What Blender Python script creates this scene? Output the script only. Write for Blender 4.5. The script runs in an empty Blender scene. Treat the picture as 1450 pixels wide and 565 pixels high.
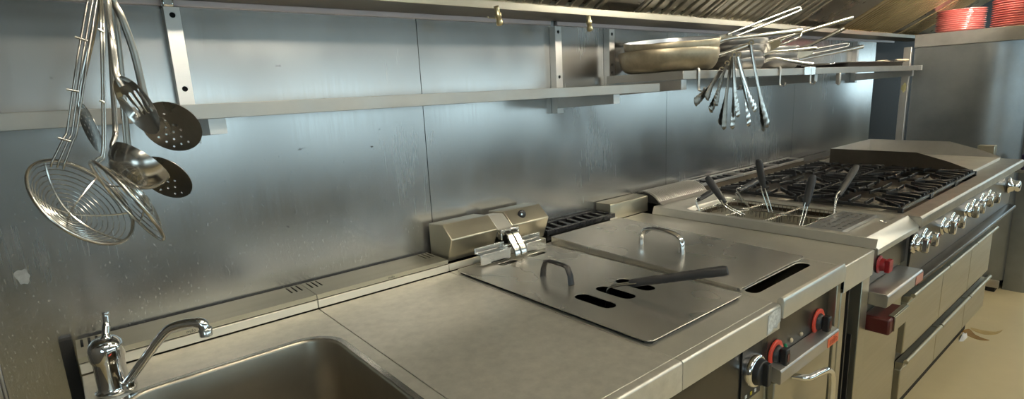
import bpy, bmesh, math, random
from mathutils import Vector, Matrix
from mathutils.geometry import delaunay_2d_cdt
random.seed(7)
PI = math.pi
S = bpy.context.scene
COL = S.collection

# ------------------------------------------------------------------ camera model
FPX, PX, PY = 784.684158, 725.0, 303.534288
MR = [Vector((0.7681276972, -0.6383991533, -0.0492581142)),
      Vector((-0.1731593171, -0.1330502596, -0.9758655027)),
      Vector((0.6164379058, 0.7581188228, -0.2127443509))]      # right, down, forward
CAM = Vector((0, -1.5, 1.385))


def P(u, v, ax, val):
    """place along the sight line of a pixel where one world coordinate is known"""
    d = MR[0] * ((u - PX) / FPX) + MR[1] * ((v - PY) / FPX) + MR[2]
    i = 'xyz'.index(ax)
    return CAM + d * ((val - CAM[i]) / d[i])


def scale_at(p):
    return (p - CAM).dot(MR[2]) / FPX        # metres per pixel there


# ------------------------------------------------------------------ object helpers
def V(*a):
    return Vector(a)


def new():
    return bmesh.new()


def root_of(o):
    while o.parent:
        o = o.parent
    return o


def obj(name, bm, mat, parent=None, loc=None, bevel=0, seg=2, label=None, kind=None):
    bmesh.ops.recalc_face_normals(bm, faces=bm.faces)
    me = bpy.data.meshes.new(name)
    o = bpy.data.objects.new(name, me)
    COL.objects.link(o)
    if parent is not None:
        org = root_of(parent)['_o'] if '_o' in root_of(parent) else root_of(parent).location
        org = Vector(org)
        o.parent = parent
    else:
        if loc is None:
            bb = [v.co for v in bm.verts]
            loc = ((min(c.x for c in bb) + max(c.x for c in bb)) / 2,
                   (min(c.y for c in bb) + max(c.y for c in bb)) / 2, min(c.z for c in bb))
        org = Vector(loc)
        o.location = org
        o['_o'] = tuple(org)
    if org.length:
        bmesh.ops.translate(bm, verts=bm.verts, vec=-org)
    bm.to_mesh(me)
    bm.free()
    me.set_sharp_from_angle(angle=math.radians(65))
    if isinstance(mat, (list, tuple)):
        for m in mat:
            me.materials.append(m)
    else:
        me.materials.append(mat)
    if bevel:
        b = o.modifiers.new('bevel', 'BEVEL')
        b.width = bevel
        b.segments = seg
        b.limit_method = 'ANGLE'
        b.angle_limit = math.radians(35)
    if label:
        o['label'] = label
    if kind:
        o['kind'] = kind
    return o


def tag(o, label, cat, group=None):
    o['label'] = label
    o['category'] = cat
    if group:
        o['group'] = group
    return o


def thing(name, label, cat, loc, group=None):
    o = bpy.data.objects.new(name, None)
    COL.objects.link(o)
    o.location = loc
    o['_o'] = tuple(loc)
    o.empty_display_size = .05
    return tag(o, label, cat, group)


def dup(root, loc, rot=(0, 0, 0), label=None, group=None):
    def rec(o, par):
        c = o.copy()
        COL.objects.link(c)
        if par is not None:
            c.parent = par
        for k in list(o.children):
            rec(k, c)
        return c
    r = rec(root, None)
    r.location = loc
    r.rotation_euler = rot
    if label:
        r['label'] = label
    if group:
        r['group'] = group
    return r


def struct(name, bm, mat, parent=None, bevel=0):
    o = obj(name, bm, mat, parent, bevel=bevel)
    o['kind'] = 'structure'
    return o


# ------------------------------------------------------------------ shapes
def box(bm, x0, x1, y0, y1, z0, z1, mi=0):
    vs = [bm.verts.new((x, y, z)) for z in (z0, z1) for y in (y0, y1) for x in (x0, x1)]
    for q in ((0, 2, 3, 1), (4, 5, 7, 6), (0, 1, 5, 4), (2, 6, 7, 3), (0, 4, 6, 2), (1, 3, 7, 5)):
        f = bm.faces.new([vs[i] for i in q])
        f.material_index = mi
    return vs


def prism(bm, poly, axis, a, b, mi=0):
    """poly of 2-D points extruded along axis from a to b.  x: (y,z)  y: (x,z)  z: (x,y)"""
    def mk(p, t):
        return {'x': (t, p[0], p[1]), 'y': (p[0], t, p[1]), 'z': (p[0], p[1], t)}[axis]
    A = [bm.verts.new(mk(p, a)) for p in poly]
    B = [bm.verts.new(mk(p, b)) for p in poly]
    n = len(poly)
    fs = [bm.faces.new(A), bm.faces.new(B[::-1])]
    for i in range(n):
        fs.append(bm.faces.new((A[i], B[i], B[(i + 1) % n], A[(i + 1) % n])))
    for f in fs:
        f.material_index = mi
    return A + B


def tube(bm, pts, r, n=8, closed=False, flat=None, up=None):
    """round bar through pts; r a number or a list; flat=(a,b) multiplies the section's two axes"""
    pts = [Vector(p) for p in pts]
    N = len(pts)
    rs = r if isinstance(r, (list, tuple)) else [r] * N
    T = []
    for i in range(N):
        if closed:
            t = pts[(i + 1) % N] - pts[i - 1]
        else:
            t = pts[min(i + 1, N - 1)] - pts[max(i - 1, 0)]
        T.append(t.normalized())
    u = Vector(up) if up else Vector((0, 0, 1))
    if abs(u.dot(T[0])) > .95:
        u = Vector((1, 0, 0)) if abs(T[0].x) < .9 else Vector((0, 1, 0))
    rings = []
    for i in range(N):
        u = (u - T[i] * u.dot(T[i])).normalized()
        w = T[i].cross(u)
        fa, fb = flat if flat else (1, 1)
        rings.append([bm.verts.new(pts[i] + (u * math.cos(2 * PI * k / n) * fa + w * math.sin(2 * PI * k / n) * fb) * rs[i]) for k in range(n)])
    M = N if closed else N - 1
    for i in range(M):
        A, B = rings[i], rings[(i + 1) % N]
        for k in range(n):
            f = bm.faces.new((A[k], A[(k + 1) % n], B[(k + 1) % n], B[k]))
            f.smooth = n > 4
    if not closed:
        bm.faces.new(rings[0][::-1])
        bm.faces.new(rings[-1])
    return rings


def curve(pts, n=6, closed=False):
    """Catmull-Rom through pts"""
    pts = [Vector(p) for p in pts]
    N = len(pts)
    out = []
    for i in range(N if closed else N - 1):
        if closed:
            a, b, c, d = pts[i - 1], pts[i], pts[(i + 1) % N], pts[(i + 2) % N]
        else:
            b, c = pts[i], pts[i + 1]
            a = pts[i - 1] if i else b * 2 - c
            d = pts[i + 2] if i + 2 < N else c * 2 - b
        for k in range(n):
            t = k / n
            out.append(.5 * ((2 * b) + (c - a) * t + (2 * a - 5 * b + 4 * c - d) * t * t + (3 * b - a - 3 * c + d) * t ** 3))
    if not closed:
        out.append(pts[-1])
    return out


def lathe(bm, prof, origin=(0, 0, 0), rot=None, n=32, mi=0, smooth=True):
    """prof: (r,z) pairs turned about the local z axis"""
    O = Vector(origin)
    R = rot or Matrix.Identity(3)
    rings = []
    for r, z in prof:
        if r < 1e-6:
            rings.append([bm.verts.new(O + R @ Vector((0, 0, z)))])
        else:
            rings.append([bm.verts.new(O + R @ Vector((r * math.cos(2 * PI * k / n), r * math.sin(2 * PI * k / n), z))) for k in range(n)])
    for A, B in zip(rings, rings[1:]):
        if len(A) == 1 and len(B) == 1:
            continue
        for k in range(n):
            if len(A) == 1:
                f = bm.faces.new((A[0], B[k], B[(k + 1) % n]))
            elif len(B) == 1:
                f = bm.faces.new((A[k], B[0], A[(k + 1) % n]))
            else:
                f = bm.faces.new((A[k], B[k], B[(k + 1) % n], A[(k + 1) % n]))
            f.smooth = smooth
            f.material_index = mi
    return rings


def axis_rot(d, x=None):
    """matrix whose z axis is d"""
    z = Vector(d).normalized()
    x = Vector(x) if x else (Vector((1, 0, 0)) if abs(z.x) < .9 else Vector((0, 1, 0)))
    x = (x - z * x.dot(z)).normalized()
    y = z.cross(x)
    return Matrix((x, y, z)).transposed()


def inside(p, poly):
    r = False
    n = len(poly)
    for i in range(n):
        a, b = poly[i], poly[i - 1]
        if (a[1] > p[1]) != (b[1] > p[1]) and p[0] < (b[0] - a[0]) * (p[1] - a[1]) / (b[1] - a[1]) + a[0]:
            r = not r
    return r


def plate(bm, outline, holes, t, fn, extra=()):
    """flat sheet with cut-outs; fn(x,y,s) places it, s = 0 for the top skin and t for the under skin"""
    vs, es = [], []
    for loop in [outline] + list(holes):
        b = len(vs)
        vs += [Vector((p[0], p[1])) for p in loop]
        es += [(b + i, b + (i + 1) % len(loop)) for i in range(len(loop))]
    vs += [Vector((p[0], p[1])) for p in extra]
    ov, oe, of, *_ = delaunay_2d_cdt(vs, es, [], 0, 1e-7)
    keep = []
    for f in of:
        c = sum((ov[i] for i in f), Vector((0, 0))) / len(f)
        if inside(c, outline) and not any(inside(c, h) for h in holes):
            keep.append(f)
    top, bot = {}, {}
    edges = {}
    for f in keep:
        for i in f:
            if i not in top:
                top[i] = bm.verts.new(fn(ov[i].x, ov[i].y, 0))
                bot[i] = bm.verts.new(fn(ov[i].x, ov[i].y, t))
        a = bm.faces.new([top[i] for i in f])
        b = bm.faces.new([bot[i] for i in reversed(f)])
        a.smooth = b.smooth = True
        for k in range(len(f)):
            e = (f[k], f[(k + 1) % len(f)])
            edges[e] = 1
    for (i, j) in list(edges):
        if (j, i) not in edges:
            bm.faces.new((top[j], top[i], bot[i], bot[j]))


def circ(cx, cy, r, n=10, ry=None, a0=0):
    return [(cx + r * math.cos(a0 + 2 * PI * k / n), cy + (ry or r) * math.sin(a0 + 2 * PI * k / n)) for k in range(n)]


def rrect(x0, x1, y0, y1, r, n=6):
    out = []
    for cx, cy, a in ((x1 - r, y1 - r, 0), (x0 + r, y1 - r, 90), (x0 + r, y0 + r, 180), (x1 - r, y0 + r, 270)):
        for k in range(n + 1):
            t = math.radians(a + 90 * k / n)
            out.append((cx + r * math.cos(t), cy + r * math.sin(t)))
    return out


def slot(ax, ay, bx, by, r, n=6):
    d = Vector((bx - ax, by - ay))
    a = math.atan2(d.y, d.x)
    out = []
    for k in range(n + 1):
        t = a - PI / 2 + PI * k / n
        out.append((bx + r * math.cos(t), by + r * math.sin(t)))
    for k in range(n + 1):
        t = a + PI / 2 + PI * k / n
        out.append((ax + r * math.cos(t), ay + r * math.sin(t)))
    return out


def flatz(z):
    return lambda x, y, s: (x, y, z - s)


# ------------------------------------------------------------------ materials
def mat(name, col, rough=.5, metal=0.0, noise=None, rvar=None, stretch=(1, 1, 1), bump=None, coat=0, aniso=0, spec=None):
    """principled surface; noise=(scale, amount) varies the colour, rvar=(scale, amount) varies the gloss"""
    m = bpy.data.materials.new(name)
    m.use_nodes = True
    nt = m.node_tree
    b = nt.nodes['Principled BSDF']
    b.inputs['Base Color'].default_value = (*col, 1)
    b.inputs['Roughness'].default_value = rough
    b.inputs['Metallic'].default_value = metal
    if coat:
        b.inputs['Coat Weight'].default_value = coat
    if spec is not None:
        b.inputs['Specular IOR Level'].default_value = spec
    tc = nt.nodes.new('ShaderNodeTexCoord')
    mp = nt.nodes.new('ShaderNodeMapping')
    mp.inputs['Scale'].default_value = stretch
    nt.links.new(tc.outputs['Object'], mp.inputs['Vector'])
    if noise:
        nz = nt.nodes.new('ShaderNodeTexNoise')
        nz.inputs['Scale'].default_value = noise[0]
        nz.inputs['Detail'].default_value = 5
        nz.inputs['Roughness'].default_value = .65
        nt.links.new(mp.outputs[0], nz.inputs['Vector'])
        rp = nt.nodes.new('ShaderNodeValToRGB')
        k = noise[1]
        rp.color_ramp.elements[0].position = .22
        rp.color_ramp.elements[1].position = .78
        rp.color_ramp.elements[0].color = (*[max(0, c * (1 - k)) for c in col], 1)
        rp.color_ramp.elements[1].color = (*[min(1, c * (1 + k)) for c in col], 1)
        nt.links.new(nz.outputs['Fac'], rp.inputs['Fac'])
        nt.links.new(rp.outputs[0], b.inputs['Base Color'])
    if rvar:
        nz = nt.nodes.new('ShaderNodeTexNoise')
        nz.inputs['Scale'].default_value = rvar[0]
        nz.inputs['Detail'].default_value = 2
        nt.links.new(mp.outputs[0], nz.inputs['Vector'])
        mr = nt.nodes.new('ShaderNodeMapRange')
        mr.inputs['From Min'].default_value = .2
        mr.inputs['From Max'].default_value = .8
        mr.inputs['To Min'].default_value = max(.03, rough - rvar[1])
        mr.inputs['To Max'].default_value = rough + rvar[1]
        nt.links.new(nz.outputs['Fac'], mr.inputs['Value'])
        nt.links.new(mr.outputs[0], b.inputs['Roughness'])
    if bump:
        nz = nt.nodes.new('ShaderNodeTexNoise')
        nz.inputs['Scale'].default_value = bump[0]
        nz.inputs['Detail'].default_value = 3
        nt.links.new(mp.outputs[0], nz.inputs['Vector'])
        bp = nt.nodes.new('ShaderNodeBump')
        bp.inputs['Strength'].default_value = bump[1]
        bp.inputs['Distance'].default_value = .002
        nt.links.new(nz.outputs['Fac'], bp.inputs['Height'])
        nt.links.new(bp.outputs[0], b.inputs['Normal'])
    return m


def emit(name, col, strength):
    m = bpy.data.materials.new(name)
    m.use_nodes = True
    b = m.node_tree.nodes['Principled BSDF']
    b.inputs['Base Color'].default_value = (*col, 1)
    b.inputs['Emission Color'].default_value = (*col, 1)
    b.inputs['Emission Strength'].default_value = strength
    return m


def wall_steel():
    """clad wall: satin steel with pale dried drips low down and small dark specks"""
    m = mat('wall_cladding_steel', (.50, .505, .51), .30, .92)
    nt = m.node_tree
    b = nt.nodes['Principled BSDF']
    tc = nt.nodes['Texture Coordinate']
    N = nt.nodes.new
    L = nt.links.new

    def noise(scale, st, detail=3, rough=.5):
        mp = N('ShaderNodeMapping')
        mp.inputs['Scale'].default_value = st
        L(tc.outputs['Object'], mp.inputs['Vector'])
        n = N('ShaderNodeTexNoise')
        n.inputs['Scale'].default_value = scale
        n.inputs['Detail'].default_value = detail
        n.inputs['Roughness'].default_value = rough
        L(mp.outputs[0], n.inputs['Vector'])
        return n.outputs['Fac']

    def rng(x, a, c, lo=0.0, hi=1.0):
        r = N('ShaderNodeMapRange')
        r.inputs['From Min'].default_value = a
        r.inputs['From Max'].default_value = c
        r.inputs['To Min'].default_value = lo
        r.inputs['To Max'].default_value = hi
        L(x, r.inputs['Value'])
        return r.outputs[0]

    def mul(a, c):
        k = N('ShaderNodeMath')
        k.operation = 'MULTIPLY'
        L(a, k.inputs[0])
        if isinstance(c, float):
            k.inputs[1].default_value = c
        else:
            L(c, k.inputs[1])
        return k.outputs[0]
    sep = N('ShaderNodeSeparateXYZ')
    L(tc.outputs['Object'], sep.inputs[0])
    # drips run down from about shelf height
    low = rng(sep.outputs['Z'], 1.36, 1.25)
    streak = mul(rng(noise(120, (1, 1, .055), 3, .6), .54, .80), low)
    gate = rng(noise(2.2, (1, 1, .8), 2), .15, .75)
    speck = mul(rng(noise(330, (1, 1, .34), 4, .7), .50, .74), low)
    fine = rng(noise(260, (1, 1, .03), 2), .2, .8)
    a = N('ShaderNodeMath')
    a.operation = 'MAXIMUM'
    L(mul(mul(streak, gate), .42), a.inputs[0])
    L(mul(speck, .75), a.inputs[1])
    dep = mul(a.outputs[0], .38)
    dark = mul(rng(noise(34, (1, 1, 1.4), 3), .71, .76), rng(noise(2.5, (1, 1, 1)), .5, .62))
    cloud = noise(2.2, (1, 1, .7), 4, .6)
    mix0 = N('ShaderNodeMixRGB')
    mix0.inputs[1].default_value = (.31, .305, .292, 1)
    mix0.inputs[2].default_value = (.46, .452, .436, 1)
    L(cloud, mix0.inputs[0])
    mix1 = N('ShaderNodeMixRGB')
    L(dep, mix1.inputs[0])
    L(mix0.outputs[0], mix1.inputs[1])
    mix1.inputs[2].default_value = (.78, .79, .80, 1)
    mix2 = N('ShaderNodeMixRGB')
    L(dark, mix2.inputs[0])
    L(mix1.outputs[0], mix2.inputs[1])
    mix2.inputs[2].default_value = (.12, .11, .10, 1)
    L(mix2.outputs[0], b.inputs['Base Color'])
    met = N('ShaderNodeMath')
    met.operation = 'SUBTRACT'
    met.inputs[0].default_value = .92
    L(dep, met.inputs[1])
    L(met.outputs[0], b.inputs['Metallic'])
    r1 = rng(cloud, .3, .7, .17, .26)
    r2 = N('ShaderNodeMath')
    r2.operation = 'ADD'
    L(r1, r2.inputs[0])
    L(mul(fine, .05), r2.inputs[1])
    L(r2.outputs[0], b.inputs['Roughness'])
    return m


M = {}
M['wall'] = wall_steel()
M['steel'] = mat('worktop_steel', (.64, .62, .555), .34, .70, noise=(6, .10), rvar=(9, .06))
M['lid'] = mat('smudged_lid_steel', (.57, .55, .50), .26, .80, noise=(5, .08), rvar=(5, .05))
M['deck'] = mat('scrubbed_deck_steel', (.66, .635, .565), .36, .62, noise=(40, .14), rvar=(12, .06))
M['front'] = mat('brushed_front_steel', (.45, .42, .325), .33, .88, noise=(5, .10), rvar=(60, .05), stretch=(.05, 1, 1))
M['bright'] = mat('polished_steel', (.72, .71, .68), .16, 1.0, rvar=(12, .05))
M['chrome'] = mat('chrome', (.80, .80, .80), .07, 1.0)
M['dull'] = mat('dull_shelf_steel', (.52, .50, .47), .36, .9, noise=(8, .14), rvar=(30, .06), stretch=(.3, 1, 1))
M['shelf'] = mat('shelf_lip_steel', (.33, .315, .285), .38, .85, noise=(6, .10), rvar=(20, .06))
M['hood'] = mat('hood_steel', (.34, .32, .28), .28, .95, noise=(4, .12), rvar=(7, .06))
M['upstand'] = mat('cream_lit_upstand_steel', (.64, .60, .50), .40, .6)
M['gutter'] = mat('greasy_gutter_steel', (.15, .13, .095), .42, .75, noise=(4, .15))
M['lip'] = mat('gutter_lip_steel', (.25, .235, .195), .36, .85, noise=(5, .1))
M['flange'] = mat('pinkish_grey_flange', (.50, .44, .44), .45, .4)
M['corner'] = mat('shade_black_corner_sheet', (.014, .015, .017), .6, spec=.15)  # shade of the deep gap behind the cabinet, put into the sheet's colour
M['rangetop'] = mat('worn_range_top_steel', (.42, .40, .35), .36, .85, noise=(16, .16), rvar=(10, .05))
M['filter'] = mat('greasy_filter_steel', (.50, .46, .37), .34, .9, noise=(9, .15))
M['bronze'] = mat('greasy_yellowed_filter_steel', (.52, .42, .25), .34, .9, noise=(9, .2))
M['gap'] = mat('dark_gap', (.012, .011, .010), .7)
M['guarddark'] = mat('dark_reflection_guard_steel', (.10, .085, .065), .38, .8, noise=(5, .3))  # dark reflection on the guard's outer face put into the colour
M['hotplate'] = mat('bright_griddle_plate', (.66, .64, .58), .42, .7, noise=(9, .15))  # light the plate reflects is put into its pale colour
M['iron'] = mat('black_cast_iron', (.020, .020, .021), .26, .1, noise=(30, .4), bump=(90, .25))
M['burn'] = mat('burner_alloy', (.30, .27, .22), .5, .6, noise=(25, .5))
M['burner'] = mat('burner_cap', (.09, .08, .07), .5, .3, noise=(25, .4))
M['well'] = mat('sooty_hob_tray', (.06, .055, .05), .4, .5, noise=(12, .5))
M['black'] = mat('black_plastic', (.018, .018, .019), .42)
M['rubber'] = mat('black_rubber_grip', (.028, .030, .034), .55, bump=(120, .1))
M['blackmetal'] = mat('black_enamel', (.014, .012, .011), .5)
M['pan'] = mat('browned_pan_side', (.31, .265, .185), .40, .75, noise=(9, .5), rvar=(9, .08))
M['greypan'] = mat('grey_pan_side', (.17, .165, .155), .38, .8, noise=(8, .3))
M['panin'] = mat('pan_inside', (.75, .76, .78), .28, .8, noise=(8, .1))
M['utensil'] = mat('utensil_steel', (.43, .415, .385), .22, .95, noise=(20, .12), rvar=(25, .06))
M['darkutensil'] = mat('tarnished_utensil_steel', (.22, .21, .185), .30, .95, noise=(18, .2), rvar=(25, .08))
M['wire'] = mat('bright_wire', (.70, .69, .65), .20, 1.0)
M['red'] = mat('red_plastic', (.30, .015, .018), .35)
M['maroon'] = mat('dark_red_plastic', (.085, .012, .010), .38)
M['redring'] = mat('red_dial_ring', (.62, .06, .03), .4)
M['orange'] = mat('orange_badge', (.72, .14, .05), .4)
M['badgeink'] = mat('badge_letters', (.38, .06, .03), .5)
M['ink'] = mat('etched_letters', (.05, .05, .05), .6)
M['paper'] = mat('worn_paper_label', (.55, .55, .52), .7, noise=(120, .5))
M['pinklabel'] = mat('faded_red_label', (.45, .20, .15), .5)
M['white'] = mat('white_plastic', (.75, .75, .74), .5)
M['green'] = mat('green_lamp_lens', (.01, .20, .08), .2)
M['yellow'] = mat('yellow_mark', (.60, .48, .03), .5)
M['panel'] = mat('dark_control_panel', (.085, .08, .07), .28, .8, noise=(9, .15))
M['plate'] = mat('glossy_coral_red_plate', (.90, .31, .29), .18, 0, noise=(5, .08), coat=.3)
M['cream'] = mat('grey_wall_paint', (.26, .26, .25), .6)
M['ceil'] = mat('ceiling_paint', (.72, .70, .64), .8)
M['darkwall'] = mat('dark_wall_paint', (.16, .15, .135), .5)
M['purple'] = mat('dark_purple_plastic', (.035, .02, .09), .35)
M['tan'] = mat('tan_wood', (.55, .45, .30), .5)
M['cab'] = mat('tall_cabinet_steel', (.26, .275, .28), .36, .85, noise=(5, .16), rvar=(7, .08))
M['cabshade'] = mat('grey_blue_cabinet_panel', (.33, .355, .36), .5, .4, noise=(60, .12))
M['frame'] = mat('window_frame_paint', (.7, .7, .68), .5)
M['sinkin'] = mat('sink_basin_steel', (.36, .33, .27), .34, .85, noise=(6, .12), rvar=(40, .05))


def floor_mat():
    m = mat('cream_resin_floor', (.62, .52, .31), .42, 0, noise=(2.2, .07), coat=.1)
    return m


M['floor'] = floor_mat()
M['spill'] = mat('brown_spill', (.36, .20, .05), .18, noise=(20, .3))


# ================================================================== ROOM
X0, X1, YF, ZC = -1.3, 12.4, -4.7, 2.8
bm = new(); box(bm, X0 - .1, X1 + .1, YF - .1, .12, -.12, 0)
struct('floor', bm, M['floor'])
bm = new(); box(bm, X0 - .1, X1 + .1, YF - .1, .12, ZC, ZC + .1)
struct('ceiling', bm, M['ceil'])
bm = new(); box(bm, X0, X1, .006, .12, 0, ZC)
wb = struct('wall_back', bm, M['gap'])
wb['label'] = 'back wall clad in satin steel sheets'
seams = [X0, -.36, .891, 2.14, 3.398, 4.65, 5.90, 7.15, 8.40, 9.65, 10.90, X1]
bm = new()
for a, b in zip(seams, seams[1:]):
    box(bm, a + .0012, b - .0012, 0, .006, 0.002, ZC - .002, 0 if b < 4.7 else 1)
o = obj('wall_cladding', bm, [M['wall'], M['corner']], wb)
o['kind'] = 'structure'
bm = new()
plate(bm, [(YF, 0), (0, 0), (0, ZC), (YF, ZC)], [[(-4.4, .95), (-2.2, .95), (-2.2, 1.75), (-4.4, 1.75)]], .1, lambda x, y, s: (X0 - s, x, y))
for f in bm.faces:
    f.smooth = False
struct('wall_left', bm, M['darkwall'])
bm = new()
for q in ((-4.4, -4.355, .95, 1.75), (-2.245, -2.2, .95, 1.75), (-4.355, -2.245, .95, .995), (-4.355, -2.245, 1.705, 1.75), (-3.32, -3.28, .995, 1.705)):
    box(bm, X0 - .07, X0 - .02, q[0], q[1], q[2], q[3])
struct('window_9', bm, M['frame'])  # unseen window, added so bluish light reaches the wall by way of the cabinet
bm = new()
plate(bm, [(YF, 0), (0, 0), (0, ZC), (YF, ZC)], [[(-4.3, .95), (-.5, .95), (-.5, 1.85), (-4.3, 1.85)]], .1, lambda x, y, s: (X1 + s, x, y))
for f in bm.faces:
    f.smooth = False
struct('wall_right', bm, M['cream'])
bm = new()
for q in ((-4.3, -4.255, .95, 1.85), (-.545, -.5, .95, 1.85), (-4.255, -.545, .95, .995), (-4.255, -.545, 1.805, 1.85), (-2.42, -2.38, .995, 1.805)):
    box(bm, X1 + .02, X1 + .07, q[0], q[1], q[2], q[3])
struct('window_8', bm, M['frame'])  # unseen window, added as a bright reflection for the wall's right part
# front wall (behind the photographer) with a row of windows
WIN = [(.15, 1.65), (1.85, 3.35), (3.55, 5.05), (5.25, 6.75), (7.2, 8.7), (8.9, 10.4), (10.6, 12.1)]
WZ0, WZ1 = .98, 1.70
bm = new()
plate(bm, [(X0, 0), (X1, 0), (X1, ZC), (X0, ZC)],
      [[(a, WZ0), (b, WZ0), (b, WZ1), (a, WZ1)] for a, b in WIN], .1, lambda x, y, s: (x, YF - s, y))
for f in bm.faces:
    f.smooth = False
struct('wall_front', bm, M['cream'])
for i, (a, b) in enumerate(WIN):
    bm = new()
    for q in ((a, a + .045, WZ0, WZ1), (b - .045, b, WZ0, WZ1), (a + .045, b - .045, WZ0, WZ0 + .045), (a + .045, b - .045, WZ1 - .045, WZ1),
              ((a + b) / 2 - .02, (a + b) / 2 + .02, WZ0 + .045, WZ1 - .045)):
        box(bm, q[0], q[1], YF - .07, YF - .02, q[2], q[3])
    struct('window_%d' % (i + 1), bm, M['frame'])

# narrow vertical cover strip on the wall, far left, and a black strip as the gap's shade beside the sink unit
bm = new(); box(bm, -.188, -.166, -.010, -.0005, .05, .955)
box(bm, -.166, -.160, -.004, -.0005, .05, .955)
struct('trim_1', bm, M['dull'], bevel=.002)
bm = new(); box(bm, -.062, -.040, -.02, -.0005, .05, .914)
struct('gap_shade_strip', bm, M['gap'])

# ================================================================== HOOD
HA = math.radians(30)
LIPY, LIPZ = -.172, 1.628
hood = thing('extractor_hood', 'long stainless steel extractor hood with sloping slatted grease filters above the shelves', 'hood', (2.2, -.09, 1.616))
bm = new(); box(bm, -1.28, 1.4325, -.012, -.001, 1.614, 1.629); box(bm, 1.462, 4.98, -.012, -.001, 1.614, 1.629)
obj('wall_flange', bm, M['flange'], hood, bevel=.002)
bm = new()
prism(bm, [(-.001, 1.631), (-.001, 1.70), (-.03, 1.70), (-.03, 1.636), (LIPY + .0035, 1.636), (LIPY + .0035, LIPZ), (-.012, LIPZ), (-.012, 1.631)], 'x', -1.28, 5.3)
gut = obj('gutter', bm, M['gutter'], hood, bevel=.002)
bm = new()
box(bm, -1.28, 5.3, LIPY, LIPY + .0033, LIPZ - .001, 1.649)
obj('gutter_lip', bm, M['lip'], hood, bevel=.0012)
bm = new()
box(bm, .238, .262, -.034, -.013, 1.609, 1.627)
obj('clip', bm, M['bright'], hood, bevel=.004)
# bank of filters: local s along the slope from its foot
FY, FZ = -.118, 1.652


def slope(x, s, h=0.0):
    """h lifts out of the filter face towards the kitchen (down)"""
    return Vector((x, FY - s * math.cos(HA) - h * math.sin(HA), FZ + s * math.sin(HA) - h * math.cos(HA)))


def sbox(bm, x0, x1, s0, s1, h0, h1):
    vs = box(bm, x0, x1, s0, s1, h0, h1)
    for v in vs:
        v.co = slope(v.co.x, v.co.y, v.co.z)


SL = .86
for i, (a, b, mk, pit) in enumerate([(.40, .92, 'filter', .062), (.95, 1.54, 'filter', .066), (1.735, 2.17, 'filter', .062), (2.19, 2.62, 'filter', .062),
                                     (2.66, 3.05, 'filter', .062), (3.62, 4.04, 'bronze', .040), (4.06, 4.48, 'bronze', .040), (4.62, 4.97, 'bronze', .042)]):
    for s0, s1 in ((0.0, .42), (.43, SL)):
        bm = new()
        sbox(bm, a, b, s0, s0 + .022, -.012, .012)
        sbox(bm, a, b, s1 - .022, s1, -.012, .012)
        sbox(bm, a, a + .018, s0 + .022, s1 - .022, -.012, .012)
        sbox(bm, b - .018, b, s0 + .022, s1 - .022, -.012, .012)
        sbox(bm, a + .018, b - .018, s0 + .022, s1 - .022, -.020, -.016)
        n = int((b - a - .04) / pit)
        w = (b - a - .036) / n
        for k in range(n):
            xc = a + .018 + w * (k + .5)
            sbox(bm, xc - w * .27, xc + w * .27, s0 + .020, s1 - .020, -.004, .004 + .004)
        obj('grease_filter', bm, M[mk], hood, bevel=.002, seg=1)
for a, b in ((-1.27, .395), (1.545, 1.73), (3.055, 3.615), (4.485, 4.615), (4.975, 5.28)):
    bm = new()
    sbox(bm, a, b, 0, SL, -.012, .006)
    obj('blank_panel', bm, M['hood'], hood, bevel=.002, seg=1)
# canopy over the bank
e0, e1 = slope(0, SL), None
bm = new()
YO = e0.y - .10
ZT = 2.62
prism(bm, [(-.032, 1.702), (-.032, ZT), (YO, ZT), (YO, e0.z - .16), (YO + .10, e0.z - .16), (YO + .10, e0.z - .13), (YO + .02, e0.z - .13), (YO + .02, ZT - .02), (-.06, ZT - .02), (-.06, 1.702)], 'x', -1.28, 5.30)
obj('canopy', bm, M['hood'], hood, bevel=.003)
# bulkhead lamps under the canopy, above the frame of the photograph
for xc in (0.6, 2.35, 4.1):
    bm = new()
    box(bm, xc - .30, xc + .30, YO + .021, YO + .060, e0.z - .125, e0.z - .035)
    lampo = obj('hood_lamp', bm, M['white'], hood, bevel=.005)
    bm = new()
    box(bm, xc - .28, xc + .28, YO + .0605, YO + .075, e0.z - .115, e0.z - .045)
    obj('lamp_lens', bm, emit('hood_lamp_glow', (1, .92, .76), 175), lampo)
# spray nozzles hanging from the gutter
for u, v, wire in ((703, 10, 1), (833, 22, 0)):
    p = P(u, v, 'z', LIPZ)
    bm = new()
    d = V(.02, .012, -.05).normalized()
    R = axis_rot(d)
    lathe(bm, [(0, 0), (.0075, 0), (.0075, .018), (.010, .020), (.010, .030), (.0085, .032), (.0085, .040), (.0105, .044), (.0105, .052), (.006, .055), (0, .055)], p - d * .002, R, n=14)
    if wire:
        q = p + d * .034
        tube(bm, curve([q, q + V(-.02, .004, .002), q + V(-.035, .0, .0), q + V(-.04, 0, .006)], 4), .0012, 5)
    obj('nozzle', bm, mat('brass_nozzle', (.42, .36, .22), .3, 1.0) if wire else bpy.data.materials['brass_nozzle'], hood)

# ================================================================== WALL SHELVES
def upright(xl, z0, z1, holes, par, w=.031, d=.030):
    bm = new()
    box(bm, xl, xl + .002, -d, -.001, z0, z1)
    box(bm, xl + w - .002, xl + w, -d, -.001, z0, z1)
    plate(bm, [(xl + .002, z0), (xl + w - .002, z0), (xl + w - .002, z1), (xl + .002, z1)], [circ(xl + w * .5, h, .0062, 14) for h in holes], .003, lambda x, y, s: (x, -d + s, y))
    for f in bm.faces:
        f.smooth = False
    u = obj('upright', bm, M['dull'], par)
    bm = new()
    box(bm, xl + .004, xl + w - .004, -d + .012, -d + .016, min(holes) - .010, max(holes) + .010)
    obj('hole_backing', bm, M['gap'], u)
    return u


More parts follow.
